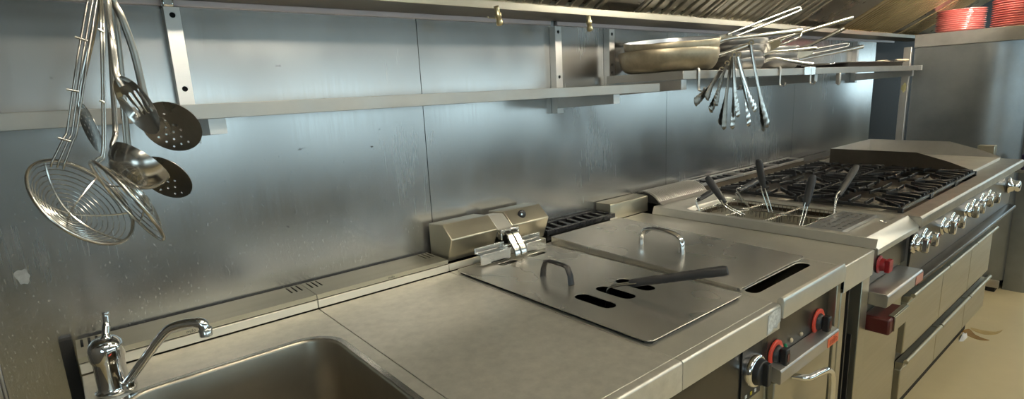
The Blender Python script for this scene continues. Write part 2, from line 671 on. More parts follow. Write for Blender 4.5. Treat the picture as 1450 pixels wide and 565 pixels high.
def arm(x0, x1, yf, zt, h, par, endmat='shelf'):
    bm = new()
    prism(bm, [(-.031, zt - h - .012), (-.031, zt), (yf, zt), (yf, zt - h)], 'x', x0, x0 + .002)
    prism(bm, [(-.031, zt - h - .012), (-.031, zt), (yf, zt), (yf, zt - h)], 'x', x1 - .002, x1)
    box(bm, x0 + .002, x1 - .002, yf, yf + .002, zt - h, zt)
    return obj('bracket_arm', bm, M['dull'], par)


SZ0, SZ1 = 1.3665, 1.3945
sh = thing('wall_shelf', 'long empty stainless steel wall shelf on two pierced uprights, left half of the wall', 'shelf', (.5, -.15, SZ0 - .03))
bm = new()
prism(bm, [(-.031, SZ1 - .002), (-.31, SZ1 - .002), (-.31, SZ0 + .002), (-.296, SZ0 + .002), (-.296, SZ0), (-.312, SZ0), (-.312, SZ1), (-.031, SZ1)], 'x', -1.28, 1.655)
for xa, xb in ((1.6535, 1.6555),):
    box(bm, xa, xb, -.311, -.031, SZ0, SZ1 - .0005)
obj('shelf_board', bm, M['shelf'], sh, bevel=.0008, seg=1)
for xl in (.240, 1.4325):
    upright(xl, SZ0 - .06, 1.609, (1.592, 1.432) if xl < 1 else (1.590, 1.435), sh)
    arm(xl, xl + .031, -.292, SZ0 - .0006, .030, sh)

Z20, Z21, Y2 = 1.4035, 1.4325, -.372
sh2 = thing('wall_shelf', 'higher stainless steel wall shelf carrying pans and hanging tongs, right half of the wall', 'shelf', (3.0, -.18, Z20 - .05))
bm = new()
prism(bm, [(-.031, Z21 - .002), (Y2 + .002, Z21 - .002), (Y2 + .002, Z20 + .002), (Y2 + .016, Z20 + .002), (Y2 + .016, Z20), (Y2, Z20), (Y2, Z21), (-.031, Z21)], 'x', 1.704, 4.318)
box(bm, 1.702, 1.704, Y2, -.031, Z20, Z21)
obj('shelf_board', bm, M['shelf'], sh2, bevel=.0008, seg=1)
bm = new(); box(bm, 4.3185, 4.323, Y2 - .002, Y2 + .03, Z20 - .001, Z21 + .001)
obj('end_cap', bm, M['white'], sh2, bevel=.001)
bm = new(); box(bm, 2.63, 2.74, Y2 - .006, Y2 - .0005, Z20 - .002, Z21 + .004)
obj('label_holder', bm, M['bright'], sh2, bevel=.001)
for xl in (1.722, 2.80, 4.215):
    upright(xl, Z20 - .06, 1.609, (1.59, 1.475, 1.445), sh2)
    arm(xl, xl + .031, Y2 + .02, Z20 - .0006, .034, sh2)
for u in (990, 1041, 1105, 1148):
    p = P(u, 103, 'y', Y2 - .004)
    bm = new()
    pts = [(p.x, Y2 + .012, Z21 + .0025), (p.x, Y2 - .003, Z21 + .0025), (p.x, Y2 - .0035, Z20 - .03), (p.x, Y2 - .010, Z20 - .042), (p.x, Y2 - .022, Z20 - .042), (p.x, Y2 - .027, Z20 - .030)]
    tube(bm, curve(pts, 4), .0032, 6, flat=(1, 2.2), up=(0, 0, 1))
    obj('hook', bm, M['dull'], sh2)
p = P(1191, 110, 'y', Y2 - .004)
bm = new()
prism(bm, [(Y2 - .002, Z20), (Y2 - .002, Z20 - .045), (Y2 + .004, Z20 - .058), (Y2 + .018, Z20 - .050), (Y2 + .018, Z20)], 'x', p.x - .008, p.x + .008)
obj('bracket_tab', bm, M['dull'], sh2, bevel=.002)

# prep counter across the aisle, unseen, added to darken what the steel wall reflects
pcn = thing('unseen_prep_counter', 'long unseen prep counter across the aisle, added for the steel wall to reflect', 'counter', (4.0, -3.4, 0))
bm = new(); box(bm, -.6, 11.5, -3.75, -3.05, .85, .89)
obj('worktop', bm, M['dull'], pcn, bevel=.003)
bm = new(); box(bm, -.58, 11.48, -3.72, -3.09, .10, .849)
obj('cabinet_body', bm, M['hood'], pcn)
bm = new(); box(bm, -.55, 11.45, -3.70, -3.14, 0, .099)
obj('plinth', bm, M['gap'], pcn)

# ================================================================== COOKING LINE
ZT_ = .87          # worktop height
YF_ = -.944        # front edge


def front_lip(bm, x0, x1, z0=.808):
    """folded front edge of a worktop"""
    prism(bm, [(YF_ + .004, ZT_), (YF_, ZT_ - .004), (YF_, z0), (YF_ + .02, z0), (YF_ + .02, z0 + .003), (YF_ + .003, z0 + .003), (YF_ + .003, ZT_ - .004), (YF_ + .02, ZT_ - .004), (YF_ + .02, ZT_)], 'x', x0, x1)


def text(s, size, mk, parent, mtx, name='lettering'):
    cu = bpy.data.curves.new('lettering', 'FONT')
    cu.body = s
    cu.size = size
    cu.extrude = .0002
    cu.align_x = 'CENTER'
    cu.align_y = 'CENTER'
    cu.resolution_u = 3
    t = bpy.data.objects.new('tmp', cu)
    COL.objects.link(t)
    dg = bpy.context.evaluated_depsgraph_get()
    me = bpy.data.meshes.new_from_object(t.evaluated_get(dg))
    bpy.data.objects.remove(t)
    bm = new()
    bm.from_mesh(me)
    bpy.data.meshes.remove(me)
    bm.transform(mtx)
    return obj(name, bm, M[mk], parent)


def face_front(x, y, z):      # text standing on a surface that faces -y
    return Matrix.Translation((x, y, z)) @ Matrix.Rotation(PI / 2, 4, 'X')


def back_ledge(x0, x1, par, slots):
    """sloping flue ledge along the wall with groups of short vent slots"""
    bm = new()
    hs = []
    for s in slots:
        for k in range(3):
            xx = s + k * .0130
            hs.append(slot(xx, -.019, xx, -.070, .0025, 3))
    plate(bm, [(x0, -.014), (x0, -.1335), (x1, -.1335), (x1, -.014)], hs, .0015, flatz(.9075))
    for f in bm.faces:
        f.smooth = False
    box(bm, x0, x1, -.135, -.1335, .8955, .9075)
    led = obj('flue_ledge', bm, M['front'], par)
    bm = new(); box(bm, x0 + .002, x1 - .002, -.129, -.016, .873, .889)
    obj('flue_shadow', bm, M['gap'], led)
    return led


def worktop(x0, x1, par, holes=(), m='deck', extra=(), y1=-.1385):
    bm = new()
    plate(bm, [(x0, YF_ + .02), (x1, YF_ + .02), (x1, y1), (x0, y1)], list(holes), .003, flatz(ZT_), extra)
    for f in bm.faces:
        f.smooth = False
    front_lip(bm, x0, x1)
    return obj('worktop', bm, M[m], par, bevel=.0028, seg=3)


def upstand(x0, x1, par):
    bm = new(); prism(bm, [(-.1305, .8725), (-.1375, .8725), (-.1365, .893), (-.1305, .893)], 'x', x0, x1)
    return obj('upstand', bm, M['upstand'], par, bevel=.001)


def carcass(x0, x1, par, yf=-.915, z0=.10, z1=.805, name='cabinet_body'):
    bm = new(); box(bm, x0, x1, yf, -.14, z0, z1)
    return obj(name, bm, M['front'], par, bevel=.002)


def legs(x0, x1, par, yf=-.86):
    for x in (x0 + .05, x1 - .05):
        for y in (yf, -.2):
            bm = new(); lathe(bm, [(0, .0), (.022, .0), (.024, .012), (.018, .02), (.018, .0995), (0, .0995)], (x, y, 0), n=14)
            obj('leg', bm, M['dull'], par)


# ---- sink unit
sk = thing('sink_unit', 'stainless steel sink unit with a deep rounded basin at the left end of the line', 'sink', (.21, -.54, 0))
hole = rrect(.000, .412, -.800, -.302, .075, 7)
lipr = [(p[0], p[1]) for p in hole]
worktop(-.034, .4535, sk, [lipr])
# the bowl
bm = new()
rings = []
cx, cy = .206, -.551
for z, k, sh_ in ((.8702, 1.0, 0.0), (.8690, .990, 0), (.864, .984, 0), (.80, .972, 0), (.70, .955, 0), (.655, .93, 0), (.632, .86, 0), (.625, .70, 0), (.622, .12, 0)):
    rings.append([bm.verts.new((cx + (p[0] - cx) * k, cy + (p[1] - cy) * (1 - (1 - k) * .83), z)) for p in hole])
for A, B in zip(rings, rings[1:]):
    for i in range(len(A)):
        f = bm.faces.new((A[i], A[(i + 1) % len(A)], B[(i + 1) % len(A)], B[i]))
        f.smooth = True
bm.faces.new(rings[-1])
bowl = obj('basin', bm, M['sinkin'], sk)
bm = new()
plate(bm, rrect(-.012, .424, -.812, -.290, .085, 7), [hole], .0005, flatz(.8712))
obj('basin_rim', bm, M['bright'], bowl)
bm = new(); lathe(bm, [(0, .6225), (.04, .6225), (.042, .625), (.03, .6235), (0, .6228)], (cx, cy, 0), n=20)
obj('drain', bm, M['bright'], bowl)
led = back_ledge(-.034, .4535, sk, [-.024, .414])
text('milo', .011, 'ink', led, face_front(.168, -.1353, .9012))
upstand(-.034, .4535, sk)
bm = new(); box(bm, -.034, .4535, -.915, -.895, .10, .805)
obj('front_panel', bm, M['front'], sk, bevel=.002)
bm = new(); box(bm, -.034, -.014, -.89, -.14, .10, .86)
obj('side_panel', bm, M['front'], sk, bevel=.002)
bm = new(); box(bm, .437, .4535, -.89, -.14, .10, .86)
obj('side_panel', bm, M['front'], sk, bevel=.002)
legs(-.034, .4535, sk)

# ---- mixer tap
tp = thing('mixer_tap', 'chrome single lever mixer tap with a long swivel spout behind the sink basin', 'tap', (.012, -.262, ZT_ + .0012))
o_ = V(.012, -.262, ZT_ + .0012)
bm = new()
lathe(bm, [(0, 0), (.030, 0), (.031, .004), (.026, .008), (.0255, .012), (.0255, .060), (.0275, .066), (.0285, .070), (.0285, .088), (.026, .098), (.018, .106), (.006, .109), (0, .109)], o_, n=28)
obj('tap_body', bm, M['chrome'], tp)
bm = new()
tube(bm, curve([o_ + V(.002, -.010, .096), o_ + V(.004, -.004, .112), o_ + V(.008, .004, .128), o_ + V(.011, .010, .146), o_ + V(.012, .012, .152)], 5), [.009] * 5 + [.0065] * 6 + [.0055] * 5 + [.0065] * 4 + [.004], 10)
obj('lever', bm, M['chrome'], tp)
bm = new()
lathe(bm, [(0, 0), (.0042, 0), (.0042, .0015), (0, .0015)], o_ + V(.002, -.0265, .083), axis_rot((0, -1, .15)), n=12)
obj('temperature_mark', bm, M['redring'], tp)
bm = new()
a_ = o_ + V(.020, -.022, .016)
pts = curve([a_, a_ + V(.018, -.011, .024), a_ + V(.046, -.028, .062), a_ + V(.070, -.042, .092), a_ + V(.086, -.052, .103), a_ + V(.108, -.066, .107), a_ + V(.126, -.077, .104), a_ + V(.130, -.080, .094)], 5)
tube(bm, pts, [.0085] * (len(pts) - 8) + [.010] * 8, 12)
obj('spout', bm, M['chrome'], tp)
bm = new()
lathe(bm, [(0, 0), (.0115, 0), (.0115, .014), (.009, .016), (0, .016)], a_ + V(.131, -.0795, .079), n=16)
obj('aerator', bm, M['bright'], tp)
bm = new()
lathe(bm, [(0, -.006), (.012, -.006), (.014, 0), (.012, .010), (0, .012)], a_ + V(.002, 0, -.006), n=16)
obj('spout_joint', bm, M['chrome'], tp)

# ---- plain worktop unit
wt = thing('worktop_unit', 'plain stainless steel work surface between the sink and the covered fryer', 'worktop', (.655, -.54, 0))
worktop(.4550, .8535, wt)
led = back_ledge(.4550, .8535, wt, [.468, .818])
text('milo', .011, 'ink', led, face_front(.665, -.1353, .9012))
upstand(.4550, .8535, wt)
carcass(.4550, .8535, wt)
legs(.4550, .8535, wt)

# ---- fryer
fr = thing('fryer_unit', 'stainless steel fryer with a folded heating head at the back and a slotted flat lid', 'fryer', (1.055, -.54, 0))
worktop(.8555, 1.2535, fr, [rrect(.885, 1.215, -.835, -.20, .03)], m='steel')
bm = new()
for q in ((.880, .885), (1.215, 1.220)):
    box(bm, q[0], q[1], -.84, -.195, .66, .866)
box(bm, .885, 1.215, -.84, -.835, .66, .866); box(bm, .885, 1.215, -.20, -.195, .66, .866); box(bm, .885, 1.215, -.835, -.20, .66, .665)
obj('oil_tank', bm, M['gap'], fr)
upstand(.8555, 1.2535, fr)
carcass(.8555, 1.2535, fr, z1=.655)
bm = new(); box(bm, .8555, 1.2535, -.915, -.90, .656, .806)
obj('control_panel', bm, M['panel'], fr, bevel=.001)
legs(.8555, 1.2535, fr)
# heating head (two folded steel covers with a narrow bridge between)
prof = [(-.020, .894), (-.020, 1.001), (-.101, 1.008), (-.147, .968), (-.116, .894)]
mid = [(-.050, .94), (-.050, .998), (-.101, 1.003), (-.149, .965), (-.14, .94)]
hd = None
bm = new(); prism(bm, prof, 'x', .864, 1.040)
hd = obj('heating_head', bm, M['front'], fr, bevel=.003)
bm = new(); prism(bm, prof, 'x', 1.100, 1.262)
obj('head_cover', bm, M['front'], hd, bevel=.003)
bm = new(); prism(bm, mid, 'x', 1.0405, 1.0995)
obj('head_bridge', bm, M['steel'], hd, bevel=.002)
bm = new(); box(bm, 1.041, 1.099, -.048, -.022, .93, .985)
obj('head_recess', bm, M['gap'], hd)
# pivot knob
bm = new()
kp = P(739, 302, 'y', -.108)
R = axis_rot((-.62, -.72, .10))
lathe(bm, [(0, -.006), (.010, -.006), (.010, .004), (.0075, .007), (.0075, .014), (.0125, .016), (.0135, .020), (.0135, .028), (.010, .031), (0, .031)], kp, R, n=18)
kn = obj('pivot_knob', bm, M['black'], hd)
bm = new(); lathe(bm, [(0, .0315), (.0045, .0315), (.0045, .034), (0, .035)], kp, R, n=10)
obj('knob_pin', bm, M['bright'], kn)
# hinge bracket: two bent straps going down to the lid rail
hg = None
for k, xa in enumerate((1.0500, 1.0755)):
    bm = new()
    line = [(-.150, .962), (-.170, .950), (-.190, .925), (-.207, .905), (-.212, .886)]
    w = .020
    pts = [Vector((xa + w / 2, y, z)) for y, z in curve([(0, *l) for l in line], 4) and [(q.y, q.z) for q in curve([(0, *l) for l in line], 4)]]
    A = [[bm.verts.new((xx, p.y + dy, p.z + dz)) for xx in (xa, xa + w)] for p in pts for dy, dz in ((0, 0),)]
    B = [[bm.verts.new((xx, p.y - .007, p.z + .006)) for xx in (xa, xa + w)] for p in pts]
    for i in range(len(pts) - 1):
        bm.faces.new((A[i][0], A[i][1], A[i + 1][1], A[i + 1][0]))
        bm.faces.new((B[i][0], B[i + 1][0], B[i + 1][1], B[i][1]))
        for s in (0, 1):
            bm.faces.new((A[i][s], A[i + 1][s], B[i + 1][s], B[i][s]))
    bm.faces.new((A[0][0], A[0][1], B[0][1], B[0][0]))
    bm.faces.new((A[-1][0], A[-1][1], B[-1][1], B[-1][0]))
    obj('hinge_strap', bm, M['bright'], hd, bevel=.0015)
bm = new()
box(bm, 1.035, 1.110, -.168, -.1495, .958, .968)
box(bm, 1.035, 1.041, -.168, -.1495, .935, .9575)
box(bm, 1.104, 1.110, -.168, -.1495, .935, .9575)
obj('hinge_plate', bm, M['bright'], hd, bevel=.002)
bm = new()
for xa in (1.036, 1.109):
    lathe(bm, [(0, -.006), (.006, -.006), (.006, .006), (0, .006)], (xa, -.183, .921), axis_rot((1, 0, 0)), n=12)
tube(bm, [(1.036, -.183, .921), (1.109, -.183, .921)], .0035, 8)
obj('hinge_pin', bm, M['bright'], hd)
for xa, xb, xc in ((.925, 1.040, 1.0402), (1.108, 1.190, 1.1053)):
    bm = new()
    prism(bm, [(-.205, .885), (-.205, .918), (-.176, .918), (-.176, .934), (-.170, .934), (-.170, .9155), (-.202, .9155), (-.202, .885)], 'x', xa, xb)
    box(bm, xc, xc + .0025, -.205, -.172, .905, .918)
    obj('lid_rail', bm, M['bright'], hd, bevel=.0012)
# lid
bm = new()
l0, l1, lf, lb = .8610, 1.2365, -.862, -.158
sl = [slot(.957, -.588, .957, -.668, .021), slot(1.036, -.588, 1.036, -.664, .021), slot(1.115, -.588, 1.115, -.664, .021)]
nt_ = [slot(.99, -.222, 1.035, -.222, .013), slot(1.11, -.222, 1.155, -.222, .013)]
plate(bm, rrect(l0, l1, lf, lb, .018), sl + nt_, .0025, flatz(.8795))
for f in bm.faces:
    f.smooth = False
lid = obj('lid', bm, M['lid'], fr, bevel=.0006, seg=1)
bm = new()
for q in ((l0 + .006, l0 + .010, lf + .02, lb - .02), (l1 - .010, l1 - .006, lf + .02, lb - .02)):
    box(bm, q[0], q[1], q[2], q[3], .8706, .8765)
box(bm, l0 + .02, l1 - .02, lf + .006, lf + .010, .8706, .8765)
obj('lid_gasket', bm, M['gap'], lid)
bm = new()
hp = [(1.0, -.395, .8800), (1.0, -.398, .905), (1.0, -.408, .925), (1.0, -.425, .9285), (1.0, -.475, .9285), (1.0, -.492, .925), (1.0, -.502, .905), (1.0, -.505, .8800)]
tube(bm, hp, [.0085, .0075, .0068, .0065, .0065, .0068, .0075, .0085], 8, flat=(.75, 1.35), up=(0, 1, 0))
obj('lid_handle', bm, M['black'], lid)
# dial on the front
bm = new()
c = P(1071, 525, 'y', -.93)
box(bm, c.x - .046, c.x + .046, -.919, -.9155, c.z - .075, c.z + .062)
dp = obj('dial_plate', bm, M['black'], fr, bevel=.001)
Rf = axis_rot((0, -1, 0))
bm = new(); lathe(bm, [(.034, 0), (.040, 0), (.040, .012), (.036, .017), (.033, .017), (.033, 0)], (c.x, -.9195, c.z), Rf, n=32)
obj('dial_ring', bm, M['chrome'], dp)
bm = new(); lathe(bm, [(0, 0), (.0325, 0), (.0325, .014), (.030, .028), (.027, .030), (0, .030)], (c.x, -.9195, c.z), Rf, n=32)
box(bm, c.x - .008, c.x + .008, -.962, -.9485, c.z - .028, c.z + .028)
obj('dial', bm, M['black'], dp, bevel=.002)
bm = new()
for dx, mk in ((-.024, 0), (.0, 1), (.020, 0)):
    box(bm, c.x + dx - .004, c.x + dx + .004, -.9205, -.9192, c.z - .066, c.z - .058, mk)
obj('dial_marks', bm, [M['white'], M['yellow']], dp)
# torn paper label wrapped on the corner of the lip
bm = new()
c = P(1094, 449, 'y', YF_ - .0008)
zt = ZT_ - .006
prism(bm, [(1.190, zt - .052), (1.193, zt - .004), (1.222, zt + .001), (1.2525, zt - .003), (1.2525, zt - .036), (1.240, zt - .038), (1.236, zt - .048), (1.220, zt - .044), (1.205, zt - .050)], 'y', YF_ - .0012, YF_ - .0004)
obj('torn_label', bm, M['paper'], fr)

# ---- fry basket: only its grip shows, the basket itself hangs in the tank under the lid
fb = thing('fry_basket', 'long black ribbed basket grip coming up through a slot in the fryer lid', 'basket handle', (1.036, -.63, .70))
bm = new()
g0, g1 = V(1.058, -.655, .9040), V(1.143, -.868, .9640)
d = (g1 - g0).normalized()
pts, rs = [], []
L_ = (g1 - g0).length
for k in range(27):
    t = k / 26
    pts.append(g0 + (g1 - g0) * t)
    r = .0105 + .0025 * t
    if .3 < t < .9:
        r += .0009 * math.sin(t * 70)
    if k in (0, 26):
        r *= .8
    rs.append(r)
tube(bm, pts, rs, 10, flat=(1.0, .85))
obj('grip', bm, M['rubber'], fb)
bm = new()
for s in (-.007, .007):
    q = V(.93, .37, 0) * s
    tube(bm, curve([g0 + d * .02 + q, g0 - d * .03 + q, V(1.036, -.604, .884) + q, V(1.036, -.600, .850) + q * 1.2, V(1.036, -.598, .80) + q * 2], 5), .0026, 6)
st = obj('stem', bm, M['wire'], fb)
bm = new()
for z in (.70, .735, .77, .80):
    tube(bm, [(p[0], p[1], z) for p in rrect(.985, 1.095, -.60, -.30, .02, 4)], .0016, 5, closed=True)
for k in range(12):
    y = -.585 + k * .025
    tube(bm, [(.985, y, .80), (.985, y, .70), (1.095, y, .70), (1.095, y, .80)], .0012, 4)
obj('mesh_cage', bm, M['wire'], fb)

# ---- griddle with a lift-off cover
gr = thing('covered_griddle_unit', 'stainless steel griddle under a flat lift-off cover with two red ringed dials below', 'griddle', (1.447, -.54, 0))
x0, x1 = 1.2555, 1.6385
tr = slot(1.296, -.852, 1.582, -.852, .0185, 5)
bm = new()
plate(bm, [(x0, -.932), (x1, -.932), (x1, -.125), (x0, -.125)], [tr], .003, flatz(ZT_))
for f in bm.faces:
    f.smooth = False
# rolled bar along the front
prism(bm, [(-.931, .866), (-.934, .880), (-.940, .8865), (-.948, .884), (-.951, .876), (-.951, .834), (-.931, .834)], 'x', x0, 1.618)
obj('worktop', bm, M['steel'], gr, bevel=.002)
bm = new()
plate(bm, slot(1.296, -.852, 1.582, -.852, .021, 5), [], .003, flatz(.832))
for f in bm.faces: f.smooth = False
obj('grease_trough', bm, M['gap'], gr)
carcass(x0, x1 - .026, gr, z1=.660)
bm = new(); box(bm, x0, x1 - .026, -.915, -.90, .662, .826)
cp = obj('control_panel', bm, M['panel'], gr, bevel=.001)
for u, v in ((1107, 502), (1167, 456)):
    c = P(u - 5, v, 'y', -.925)
    bm = new(); lathe(bm, [(.0245, 0), (.036, 0), (.036, .004), (.034, .0055), (.0245, .0055)], (c.x, -.9165, c.z), Rf, n=32)
    rg = obj('dial_ring', bm, M['redring'], cp)
    bm = new(); lathe(bm, [(0, 0), (.024, 0), (.024, .006), (.018, .016), (0, .016)], (c.x, -.9165, c.z), Rf, n=28)
    box(bm, c.x - .010, c.x + .010, -.950, -.932, c.z - .022, c.z + .022)
    obj('dial_grip', bm, M['black'], rg, bevel=.003)
    bm = new(); box(bm, c.x - .006, c.x + .006, -.9514, -.9503, c.z - .010, c.z + .010)
    obj('dial_pointer', bm, M['maroon'], rg)
for u, v, mk in ((1113, 490, 'green'), (1121, 482, 'tan'), (1135, 473, 'tan')):
    c = P(u, v, 'y', -.918)
    bm = new(); lathe(bm, [(0, 0), (.006, 0), (.006, .003), (.004, .005), (0, .0055)], (c.x, -.9155, c.z), Rf, n=12)
    obj('indicator_lamp', bm, M[mk], cp)
bm = new()
prism(bm, [(-.916, .664), (-.950, .662), (-.953, .666), (-.953, .696), (-.950, .700), (-.916, .706)], 'x', x0 - .02 + .021, 1.600)
rl = obj('drip_rail', bm, M['dull'], gr, bevel=.001)
bm = new(); box(bm, 1.525, 1.594, -.9545, -.9532, .6665, .6925)
bd = obj('badge', bm, M['orange'], rl, bevel=.0005)
text('milo', .030, 'badgeink', bd, face_front(1.5595, -.9550, .681))
bm = new(); box(bm, x0 + .01, x1 - .04, -.934, -.9155, .13, .655)
dr = obj('door', bm, M['front'], gr, bevel=.003)
bm = new()
tube(bm, curve([(1.36, -.934, .640), (1.375, -.968, .643), (1.41, -.978, .645), (1.47, -.980, .632), (1.50, -.980, .60), (1.505, -.980, .52), (1.505, -.980, .40), (1.50, -.976, .33), (1.47, -.95, .31), (1.46, -.934, .31)], 5), .0085, 10)
obj('door_handle', bm, M['chrome'], dr)
bm = new(); box(bm, 1.6135, 1.6385, -.936, -.16, .10, .866)
obj('side_post', bm, M['front'], gr, bevel=.002)
legs(x0, x1, gr)
# rear flue grille, black
fl = thing('flue_grille', 'greasy black cast flue grille against the wall behind the covered griddle', 'grille', (1.46, -.06, .8705))
bm = new()
box(bm, 1.285, 1.650, -.112, -.100, .888, .908); box(bm, 1.285, 1.650, -.022, -.012, .888, .910)
box(bm, 1.285, 1.297, -.100, -.022, .888, .908); box(bm, 1.638, 1.650, -.100, -.022, .888, .908)
for k in range(7):
    xx = 1.315 + k * .046
    vs = box(bm, xx, xx + .016, -.100, -.022, .890, .9065)
    for v in vs:
        if v.co.y > -.05:
            v.co.x += .012
obj('grid', bm, M['iron'], fl, bevel=.002)
bm = new(); box(bm, 1.290, 1.645, -.105, -.015, .8703, .8875)
obj('flue_box', bm, M['gap'], fl)
bm = new(); prism(bm, [(-.116, .8703), (-.1125, .8703), (-.1125, .893), (-.116, .893)], 'x', 1.615, 1.655)
obj('corner_clip', bm, M['bright'], fl)
# cover
cv = thing('griddle_cover', 'flat steel griddle cover with folded edges and a chrome loop handle', 'cover', (1.45, -.5, ZT_))
def ztop(y):
    return .8985 - .0195 * (cb - y) / (cb - cf)


bm = new()
c0, c1, cf, cb = 1.2665, 1.634, -.838, -.150
out = [(c0, cf), (c0 + .075, cf), (c0 + .085, cf + .003), (c1 - .08, cf + .003), (c1 - .01, cf - .0), (c1, cf + .01), (c1, cb), (c0, cb)]
plate(bm, out, [], .0018, lambda x, y, s: (x, y, ztop(y) - s))
for f in bm.faces:
    f.smooth = False
for xa_ in (c0, c1 - .0018):
    prism(bm, [(cf + .012, .8712), (cb, .8712), (cb, ztop(cb) - .0018), (cf + .012, ztop(cf + .012) - .0018)], 'x', xa_, xa_ + .0018)
box(bm, c0 + .0018, c1 - .0018, cb - .0018, cb, .8712, .8965)
box(bm, c0 + .004, c1 - .012, cf + .005, cf + .0068, .8712, .8772)
obj('cover_sheet', bm, M['lid'], cv, bevel=.0015)
bm = new()
tube(bm, curve([(1.405, -.425, .8912), (1.405, -.426, .918), (1.405, -.438, .940), (1.405, -.470, .949), (1.405, -.525, .949), (1.405, -.560, .940), (1.405, -.575, .920), (1.405, -.577, .8868)], 4), .0095, 10, flat=(.7, 1.2), up=(0, 1, 0))
obj('loop_handle', bm, M['chrome'], cv)

# ---- narrow open unit
nu = thing('open_base_unit', 'narrow stainless steel unit with a plain top and an open black front', 'cabinet', (1.748, -.54, 0))
x0, x1 = 1.6400, 1.8585
bm = new()
box(bm, x0, x1, -.942, -.085, .867, ZT_)
box(bm, x0, x1, -.944, -.941, .790, ZT_ - .001)
obj('worktop', bm, M['steel'], nu, bevel=.0025)
bm = new(); box(bm, x0, x0 + .035, -.938, -.90, .0, .7895)
obj('post', bm, M['front'], nu, bevel=.002)
bm = new(); box(bm, x1 - .060, x1, -.938, -.90, .0, .7895)
obj('post', bm, M['front'], nu, bevel=.002)
bm = new(); box(bm, x0, x0 + .006, -.90, -.14, .05, .7895); box(bm, x1 - .006, x1, -.90, -.14, .05, .7895); box(bm, x0 + .006, x1 - .006, -.146, -.14, .05, .7895); box(bm, x0 + .006, x1 - .006, -.90, -.146, .05, .056)
obj('interior', bm, M['gap'], nu)
bm = new(); box(bm, x0 + .060, x0 + .068, -.936, -.92, .02, .7895); box(bm, x0 + .125, x0 + .130, -.93, -.915, .05, .62)
obj('black_runner', bm, M['blackmetal'], nu)
bm = new()
prism(bm, [(-.082, .8705), (-.082, .934), (-.078, .938), (-.006, .938), (-.006, .8705)], 'x', 1.657, 1.897)
obj('back_box', bm, M['front'], nu, bevel=.0015)

# ---- pasta cooker
pc = thing('pasta_cooker', 'stainless steel pasta cooker with an open well and a ribbed curved flue cover', 'cooker', (2.06, -.54, 0))
x0, x1 = 1.8600, 2.2620
bm = new()
well = rrect(1.902, 2.232, -.893, -.255, .028, 5)
plate(bm, [(x0 + .012, -.914), (x1, -.914), (x1, -.13), (x0 + .012, -.13)], [well], .003, flatz(.900))
for f in bm.faces:
    f.smooth = False
prism(bm, [(-.914, .900), (-.950, .868), (-.950, .850), (-.947, .850), (-.946, .866), (-.914, .896)], 'x', x0 + .012, x1)
prism(bm, [(x0, .8705), (x0 + .012, .900), (x0 + .0145, .8975), (x0 + .003, .8705)], 'y', -.946, -.13)
top = obj('well_top', bm, M['steel'], pc, bevel=.001)
bm = new()
cx, cy = 2.067, -.574
rings = []
for z, k in ((.8985, 1.0), (.892, .985), (.886, .98), (.884, .975)):
    rings.append([bm.verts.new((cx + (p[0] - cx) * k, cy + (p[1] - cy) * k, z)) for p in well])
for A, B in zip(rings, rings[1:]):
    for i in range(len(A)):
        f = bm.faces.new((A[i], A[(i + 1) % len(A)], B[(i + 1) % len(A)], B[i]))
        f.smooth = True
rec = obj('well_step', bm, M['steel'], pc)
bm = new()
inner = rrect(1.915, 2.219, -.715, -.285, .03, 5)
outer = [(cx + (p[0] - cx) * .98, cy + (p[1] - cy) * .98) for p in well]
plate(bm, outer, [inner, circ(2.19, -.862, .012, 14)], .002, flatz(.884))
obj('well_shelf', bm, M['steel'], rec)
bm = new()
A = [bm.verts.new((p[0], p[1], .882)) for p in inner]
B = [bm.verts.new((p[0], p[1], .70)) for p in inner]
for i in range(len(A)):
    bm.faces.new((A[i], A[(i + 1) % len(A)], B[(i + 1) % len(A)], B[i]))
bm.faces.new(B)
obj('tank', bm, mat('brown_limescaled_tank', (.07, .05, .033), .45, .6, noise=(14, .4)), rec)
bm = new(); lathe(bm, [(0, .868), (.016, .868), (.016, .8835), (.011, .886), (.0085, .884), (.0085, .872), (0, .872)], (2.19, -.862, 0), n=18)
obj('overflow', bm, M['bright'], rec)
# perforated drip tray
pt = thing('perforated_tray', 'small perforated steel drip tray lying across the front of the pasta cooker well', 'tray', (2.075, -.77, .885))
bm = new()
hs = []
for i in range(7):
    for j in range(4):
        xx = 1.955 + i * .040 + (j % 2) * .014
        yy = -.808 + j * .024
        hs.append(slot(xx - .006, yy, xx + .006, yy, .0042, 3))
plate(bm, [(1.917, -.826), (2.238, -.826), (2.238, -.716), (1.917, -.716)], hs, .0015, flatz(.8955))
for f in bm.faces:
    f.smooth = False
box(bm, 1.917, 2.238, -.8285, -.826, .8855, .897)
obj('tray_sheet', bm, mat('blue_grey_steel', (.45, .46, .47), .35, .85), pt)
# curved ribbed flue cover
bm = new()
arc = [(-.012, .938), (-.035, .950), (-.065, .950), (-.095, .942), (-.118, .928), (-.133, .912)]
arcc = [(q.y, q.z) for q in curve([(0, *a) for a in arc], 3)]
inn = [(y + .003, z - .004) for y, z in arcc]
n = 27
for k in range(n):
    xa = 1.912 + k * (2.262 - 1.912 - .006) / (n - 1)
    prism(bm, arcc + inn[::-1], 'x', xa, xa + .0058)
lv = obj('louvre', bm, M['steel'], pc)
bm = new()
prism(bm, [(-.1335, .914), (-.149, .9015), (-.146, .9008), (-.130, .911)], 'x', 1.906, 2.262)
prism(bm, arcc + inn[::-1], 'x', 1.906, 1.9115)
obj('cover_front', bm, M['shelf'], lv, bevel=.0006)
bm = new()
prism(bm, [(-.010, .9015), (-.010, .925), (-.04, .938), (-.065, .938), (-.10, .925), (-.120, .912), (-.126, .9015)], 'x', 1.914, 2.260)
obj('louvre_core', bm, M['gap'], lv)
